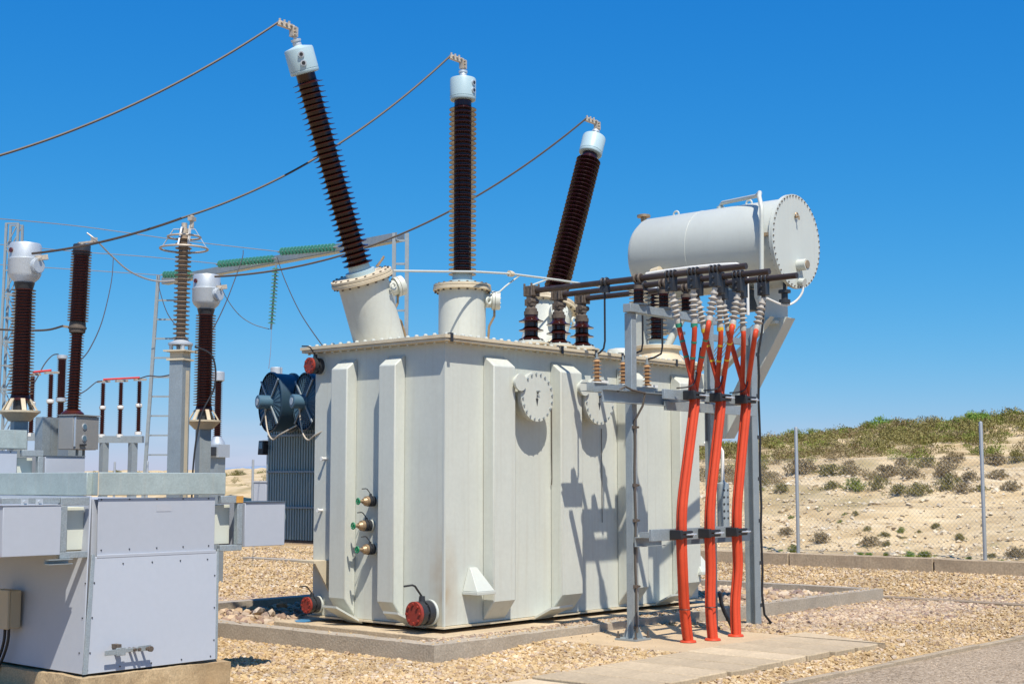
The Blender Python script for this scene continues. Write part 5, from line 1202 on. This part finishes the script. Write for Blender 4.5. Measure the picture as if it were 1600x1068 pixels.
# disconnectors far behind: three posts and a red tube each
def disconnector(pxs, pys, Dd, beampx, lab, base):
    x0_, y0_ = gpt((pxs[0] + pxs[-1]) / 2, Dd); t = thing('disconnector', lab, 'disconnector', (x0_, y0_, 0), group='disconnectors with red tubes')
    s = Dd / FPX; tops = []
    for px, (pt, pb_) in zip(pxs, pys):
        p = dep(px, pt, Dd); q = dep(px, pb_, Dd); h = p.z - q.z
        g = insul(MB(), q, (0, 0, 1), h * .48, .035, .058, 13, 14); part('post_insulator', g, PORC2, t)
        g = insul(MB(), q + Vector((0, 0, h * .54)), (0, 0, 1), h * .44, .033, .055, 12, 14); part('post_insulator', g, PORC2, t)
        part('joint', MB().lathe([(.05, h * .47), (.065, h * .49), (.065, h * .53), (.04, h * .55)], q, (0, 0, 1), 14), WHITE, t); part('foot', MB().lathe([(.07, -.06), (.07, .0)], q, (0, 0, 1), 14), WHITE, t)
        part('terminal', MB().bar(q + Vector((-.12, 0, h)), q + Vector((.14, 0, h + .02)), .06, .04), HARD, t); tops.append(q + Vector((0, 0, h + .05)))
    part('contact_tube', MB().tube([tops[0], tops[-1]], .02, 10), REDT, t)
    a = dep(beampx[0], base, Dd); b = dep(beampx[1], base, Dd)
    part('beam', MB().bar(a, b, .14, .13), GALV, t)
    for px in beampx[2:]:
        p = dep(px, base, Dd); part('leg', MB().bb(p.x - .065, p.x + .065, p.y - .065, p.y + .065, 0, p.z - .07), GALV, t)
    return tops
DT1 = disconnector((159, 187, 216), ((596, 678), (595, 678), (593, 674)), 27, (148, 224, 163, 208), 'three post disconnector with a red tube left of the square column', 686)
DT2 = disconnector((48, 77), ((585, 676), (582, 672)), 24, (30, 88, 20, 70), 'disconnector with a red tube partly hidden by the leftmost current transformer', 682)
# small far breaker pole, voltage transformers
D = 27; x_, y_ = gpt(91, D); zz = lambda py: zof(py, D)
t = thing('circuit_breaker', 'small distant brown breaker pole between the red tube and the tall pole', 'circuit breaker', (x_, y_, 0), 0, 'breaker poles'); L = lambda n, g, m, p=t: part(n, g, m, p, local=True)
L('pedestal', MB().bb(-.1, .1, -.1, .1, 0, zz(652)), GALV); L('lower_porcelain', insul(MB(), (0, 0, zz(652)), (0, 0, 1), zz(628) - zz(652), .055, .085, 8, 14), PORC2)
L('mid_flange', MB().lathe([(.06, zz(628)), (.1, zz(626)), (.1, zz(621)), (.06, zz(619))], (0, 0, 0), (0, 0, 1), 16), ALU)
L('upper_porcelain', insul(MB(), (0, 0, zz(620)), (0, 0, 1), zz(559) - zz(620), .07, .10, 20, 16), PORC2); L('top_cap', MB().lathe([(.07, zz(560)), (.10, zz(558)), (.10, zz(553)), (.02, zz(552))], (0, 0, 0), (0, 0, 1), 16), ALU)
D = 23; x_, y_ = gpt(338, D); zz = lambda py: zof(py, D)
vt = thing('voltage_transformer', 'slim voltage transformer with aluminium cap and box on a post right of the current transformer', 'voltage transformer', (x_, y_, 0), 0.3, 'voltage transformers'); L = lambda n, g, m, p=vt: part(n, g, m, p, local=True)
L('post', MB().bb(-.10, .10, -.10, .10, 0, zz(714)), GALV); L('tank', MB().bb(-.15, .15, -.15, .15, zz(714), zz(694)), ALU); L('dome', MB().lathe([(.13, zz(694)), (.13, zz(691)), (.08, zz(684)), (.075, zz(681))], (0, 0, 0), (0, 0, 1), 20), ALU)
L('terminal_box', MB().bb(-.2, -.155, -.1, .1, zz(712), zz(698)), BLACKM)
L('porcelain', insul(MB(), (0, 0, zz(682)), (0, 0, 1), zz(594) - zz(682), .05, .078, 28, 16), PORC2); L('cap', MB().lathe([(.06, zz(595)), (.10, zz(593)), (.10, zz(580)), (.09, zz(579)), (.01, zz(578.5))], (0, 0, 0), (0, 0, 1), 22), ALU)
x2_, y2_ = gpt(429, 38)
vt2 = dup(vt, (x2_, y2_, -.95), scale=1.65, label='voltage transformer whose aluminium cap shows just above the cooling fan')
# floodlight beside the radiator
fl = thing('floodlight', 'small black floodlight with a glass front sticking out beside the radiator', 'floodlight', tuple(onx(410, 705, XR - .05)))
p = onx(408, 698, XR - .08)
bd = part('housing', MB().prism([(p.x, p.y - .05, p.z + .075), (p.x, p.y + .05, p.z + .075), (p.x, p.y + .065, p.z - .09), (p.x, p.y - .03, p.z - .09)], (.14, 0, 0)), BLACKM, fl, bevel=.006)
part('glass', MB().bb(p.x - .008, p.x - .003, p.y - .03, p.y + .035, p.z - .02, p.z + .06), PANE, bd)
part('arm', MB().bar((p.x + .08, p.y - .03, p.z), (XR + .02, 12.8, p.z - .02), .03, .05), BLACKM, fl)
# distant small grey cabinet
x_, y_ = gpt(414, 37); kz = .3
cb2 = thing('distant_cabinet', 'small plain grey cabinet in the distance just left of the radiator', 'cabinet', (x_, y_, 0), .4)
part('cabinet_body', MB().bb(-.16, .16, -.12, .25, .9, zof(753, 37)), CLAD, cb2, local=True, bevel=.01); part('stand', MB().bb(-.05, .05, 0, .1, 0, .9), GALV, cb2, local=True); part('roof', MB().bb(-.18, .18, -.14, .27, zof(753, 37) + .001, zof(752, 37) + .02), CLAD, cb2, local=True)

# ================================================================ GANTRY, STRINGS, CONDUCTORS
A = dep(258, 444, 44.8); Bp = dep(626, 376, 36.7); zb2 = (A.z + Bp.z) / 2; A.z = Bp.z = zb2
def bd_(px): return 1 / (1 / 44.8 + (px - 258) / 368 * (1 / 36.7 - 1 / 44.8))
ga_ = thing('steel_gantry', 'galvanised portal gantry with ladder columns behind the tall bushings', 'gantry', (Bp.x, Bp.y, 0))
d_ = (Bp - A).normalized(); sd2 = Vector((0, 0, 1)).cross(d_)
part('beam', MB().bar(A, Bp, .26, .02).bar(A + sd2 * .13 + Vector((0, 0, .11)), Bp + sd2 * .13 + Vector((0, 0, .11)), .012, .2).bar(A - sd2 * .13 + Vector((0, 0, .11)), Bp - sd2 * .13 + Vector((0, 0, .11)), .012, .2), GALV, ga_)
for base, wdt, ztop, ln_ in ((Bp, .34, zof(364, 36.7), 0), (A + Vector((_R[0], _R[1], 0)) * .2, .85, zb2 + .3, .35)):
    for k in (-1, 1):
        c = Vector((base.x, base.y, 0)) + Vector((_R[0], _R[1], 0)) * (k * wdt / 2)
        foot = c - Vector((_R[0], _R[1], 0)) * ln_ 
        part('column_leg', MB().bar(foot, (c.x, c.y, ztop), .10, .10, (_F[0], _F[1], 0)), GALV, ga_)
    k = 0
    while k * .62 < ztop - .4:
        z = ztop - .2 - k * .62; f_ = (1 - z / ztop) * ln_; c = Vector((base.x, base.y, z)) - Vector((_R[0], _R[1], 0)) * f_
        part('rung', MB().bar(c - Vector((_R[0], _R[1], 0)) * wdt / 2, c + Vector((_R[0], _R[1], 0)) * wdt / 2, .06, .05), GALV, ga_); k += 1
# lattice tower at the left edge
D = 30; x_, y_ = gpt(8, D); lt = thing('lattice_tower', 'pale lattice steel tower cut off by the left edge of the picture', 'tower', (x_, y_, 0), YAW - pi / 2)
zt = zof(343, D)
for sx in (-.13, .13):
    for sy in (-.13, .13): part('tower_leg', MB().bar((sx * 1.3, sy * 1.3, 0), (sx, sy, zt), .05, .05), GALV, lt, local=True)
g = MB()
for k in range(14):
    z = k * zt / 14; z2 = (k + 1) * zt / 14
    for sy in (-.13, .13): g.bar((-.13 if k % 2 else .13, sy, z), (.13 if k % 2 else -.13, sy, z2), .025, .02); g.bar((-.15, sy, z2), (.15, sy, z2), .03, .03)
part('bracing', g, GALV, lt, local=True)
# green glass insulator strings
def string(p, q, n, lab, dia=.125):
    p = Vector(p); q = Vector(q); d = q - p; L_ = d.length; d.normalize(); t = thing('insulator_string', lab, 'insulator string', tuple(p), group='green glass insulator strings')
    g = MB(); pt = L_ / n
    for k in range(n): g.lathe([(.03, 0), (dia * .8, pt * .25), (dia, pt * .4), (dia * .9, pt * .5), (.04, pt * .55)], p + d * (k * pt), d, 16)
    part('glass_discs', g, GGL, t)
    part('cap_chain', MB().tube([p - d * .12, q + d * .12], .03, 8), GALV, t)
S = [((342, 412.5, bd_(342) - .9), (428, 404, bd_(428) - .6), 16, 'middle green glass tension string along the gantry beam'), ((439, 393, bd_(439) - .9), (524, 386, bd_(524) - .6), 16, 'right green glass tension string ending at the leaning bushing'), ((256, 429, bd_(256) - .9), (300, 428, bd_(300) - .6), 9, 'short green glass string behind the ringed surge arrester'), ((431, 418, 40), (424, 508, 40), 16, 'green glass string hanging straight down below the gantry beam')]
for a, b, n, lab in S: string(dep(*a), dep(*b), n, lab, .115)
def span(pts, r, label, cat='conductor', group='overhead conductors', m=WIRE, n=10, sm=True):
    P_ = smooth(pts, n) if sm else pts
    return solo('conductor', MB().tube(P_, r, 6), m, label, cat, group)
def para(p, q, sag, n=40): return [Vector(p).lerp(Vector(q), i / n) - Vector((0, 0, sag * 4 * (i / n) * (1 - i / n))) for i in range(n + 1)]
E1 = dep(-70, 262, 12.5); span(para(W1, E1, .17), .0125, 'thick overhead conductor from the left leaning bushing to the left edge', sm=False)
SA = dep(283, 341, 14.0); span(para(W2, SA, .235), .0125, 'thick overhead conductor from the upright bushing to the ringed surge arrester', sm=False)
C1 = dep(50, 396, 14.55); span(para(SA, C1, .05), .0125, 'thick conductor from the surge arrester to the leftmost current transformer', sm=False)
C2 = dep(335, 432, 16.8); span(para(W3, C2, .47), .0125, 'thick overhead conductor from the right leaning bushing to the second current transformer', sm=False)
part('line_clamp', MB().box(SA, (.08, .05, .04)).cyl(SA + Vector((0, 0, -.09)), SA + Vector((0, 0, .035)), .022, .022, 8), HARD, sa)
def thin(pts, label, r=.012, m=WIREG): return span([dep(*p) for p in pts], r, label, 'wire', 'thin station wires', m)
thin([(-20, 340, 36), (120, 353, 38), (280, 375, 39), (436, 393, 40)], 'thin wire along the top left from the tower to the right glass string')
thin([(-20, 380, 40), (120, 393, 41), (230, 401, 41.5), (340, 412, 42)], 'thin wire from the left edge to the middle glass string')
thin([(-20, 412, 42), (120, 421, 43), (254, 430, 43.5)], 'thin wire from the left edge to the short glass string')
thin([(177, 404, 41), (174, 440, 38), (160, 500, 32), (140, 545, 28), (122, 566, 24)], 'thin dropper curving down behind the tall breaker pole', .012, WIRE)
thin([(136, 364, 15.9), (150, 375, 15.9), (175, 400, 16.1), (205, 425, 16.3), (245, 439, 16.6), (294, 436, 16.8)], 'pale looping cable from the breaker pole top to the second current transformer', .010, mat('pale_conductor', (.42, .40, .37), .5, .3))
thin([(380, 391, 40), (378, 405, 38), (360, 455, 34), (345, 490, 30), (329, 521, 28)], 'thin dropper crossing behind the second current transformer', .012, WIRE)
thin([(342, 435, 40), (352, 462, 40), (372, 490, 40), (395, 506, 40), (421, 514, 40)], 'thin slack wire reaching the bottom of the hanging glass string', .012, WIRE)
thin([(246, 431, 43), (250, 455, 40), (262, 490, 36), (285, 520, 32), (300, 540, 29)], 'thin wire dropping behind the ringed surge arrester', .012, WIRE)
thin([(433, 402, 40), (445, 437, 38), (470, 490, 34), (506, 543, 30)], 'thin wire falling from the beam behind the transformer lid', .012, WIRE)
thin([(424, 515, 40), (423, 545, 34), (420, 575, 25.2)], 'pale thin wire from the hanging glass string down to the metal cap', .008)
thin([(-10, 514, 16), (40, 516, 16), (75, 515, 16), (98, 509, 15.9)], 'cable from the left edge into the waist of the tall breaker pole', .012, WIRE)
thin([(216, 592, 27), (232, 587, 26), (250, 588, 24), (268, 585, 20)], 'short wire from the red tube disconnector to the square column', .011, WIRE)
thin([(159, 595, 27), (150, 597, 26), (135, 609, 24), (120, 618, 21)], 'short wire curving from the red tube disconnector to the tall pole', .011, WIRE)
thin([(91, 553, 27), (82, 555, 26), (70, 568, 25.5), (58, 590, 25), (52, 600, 24.5)], 'short wire looping from the small breaker pole to the disconnector', .011, WIRE)
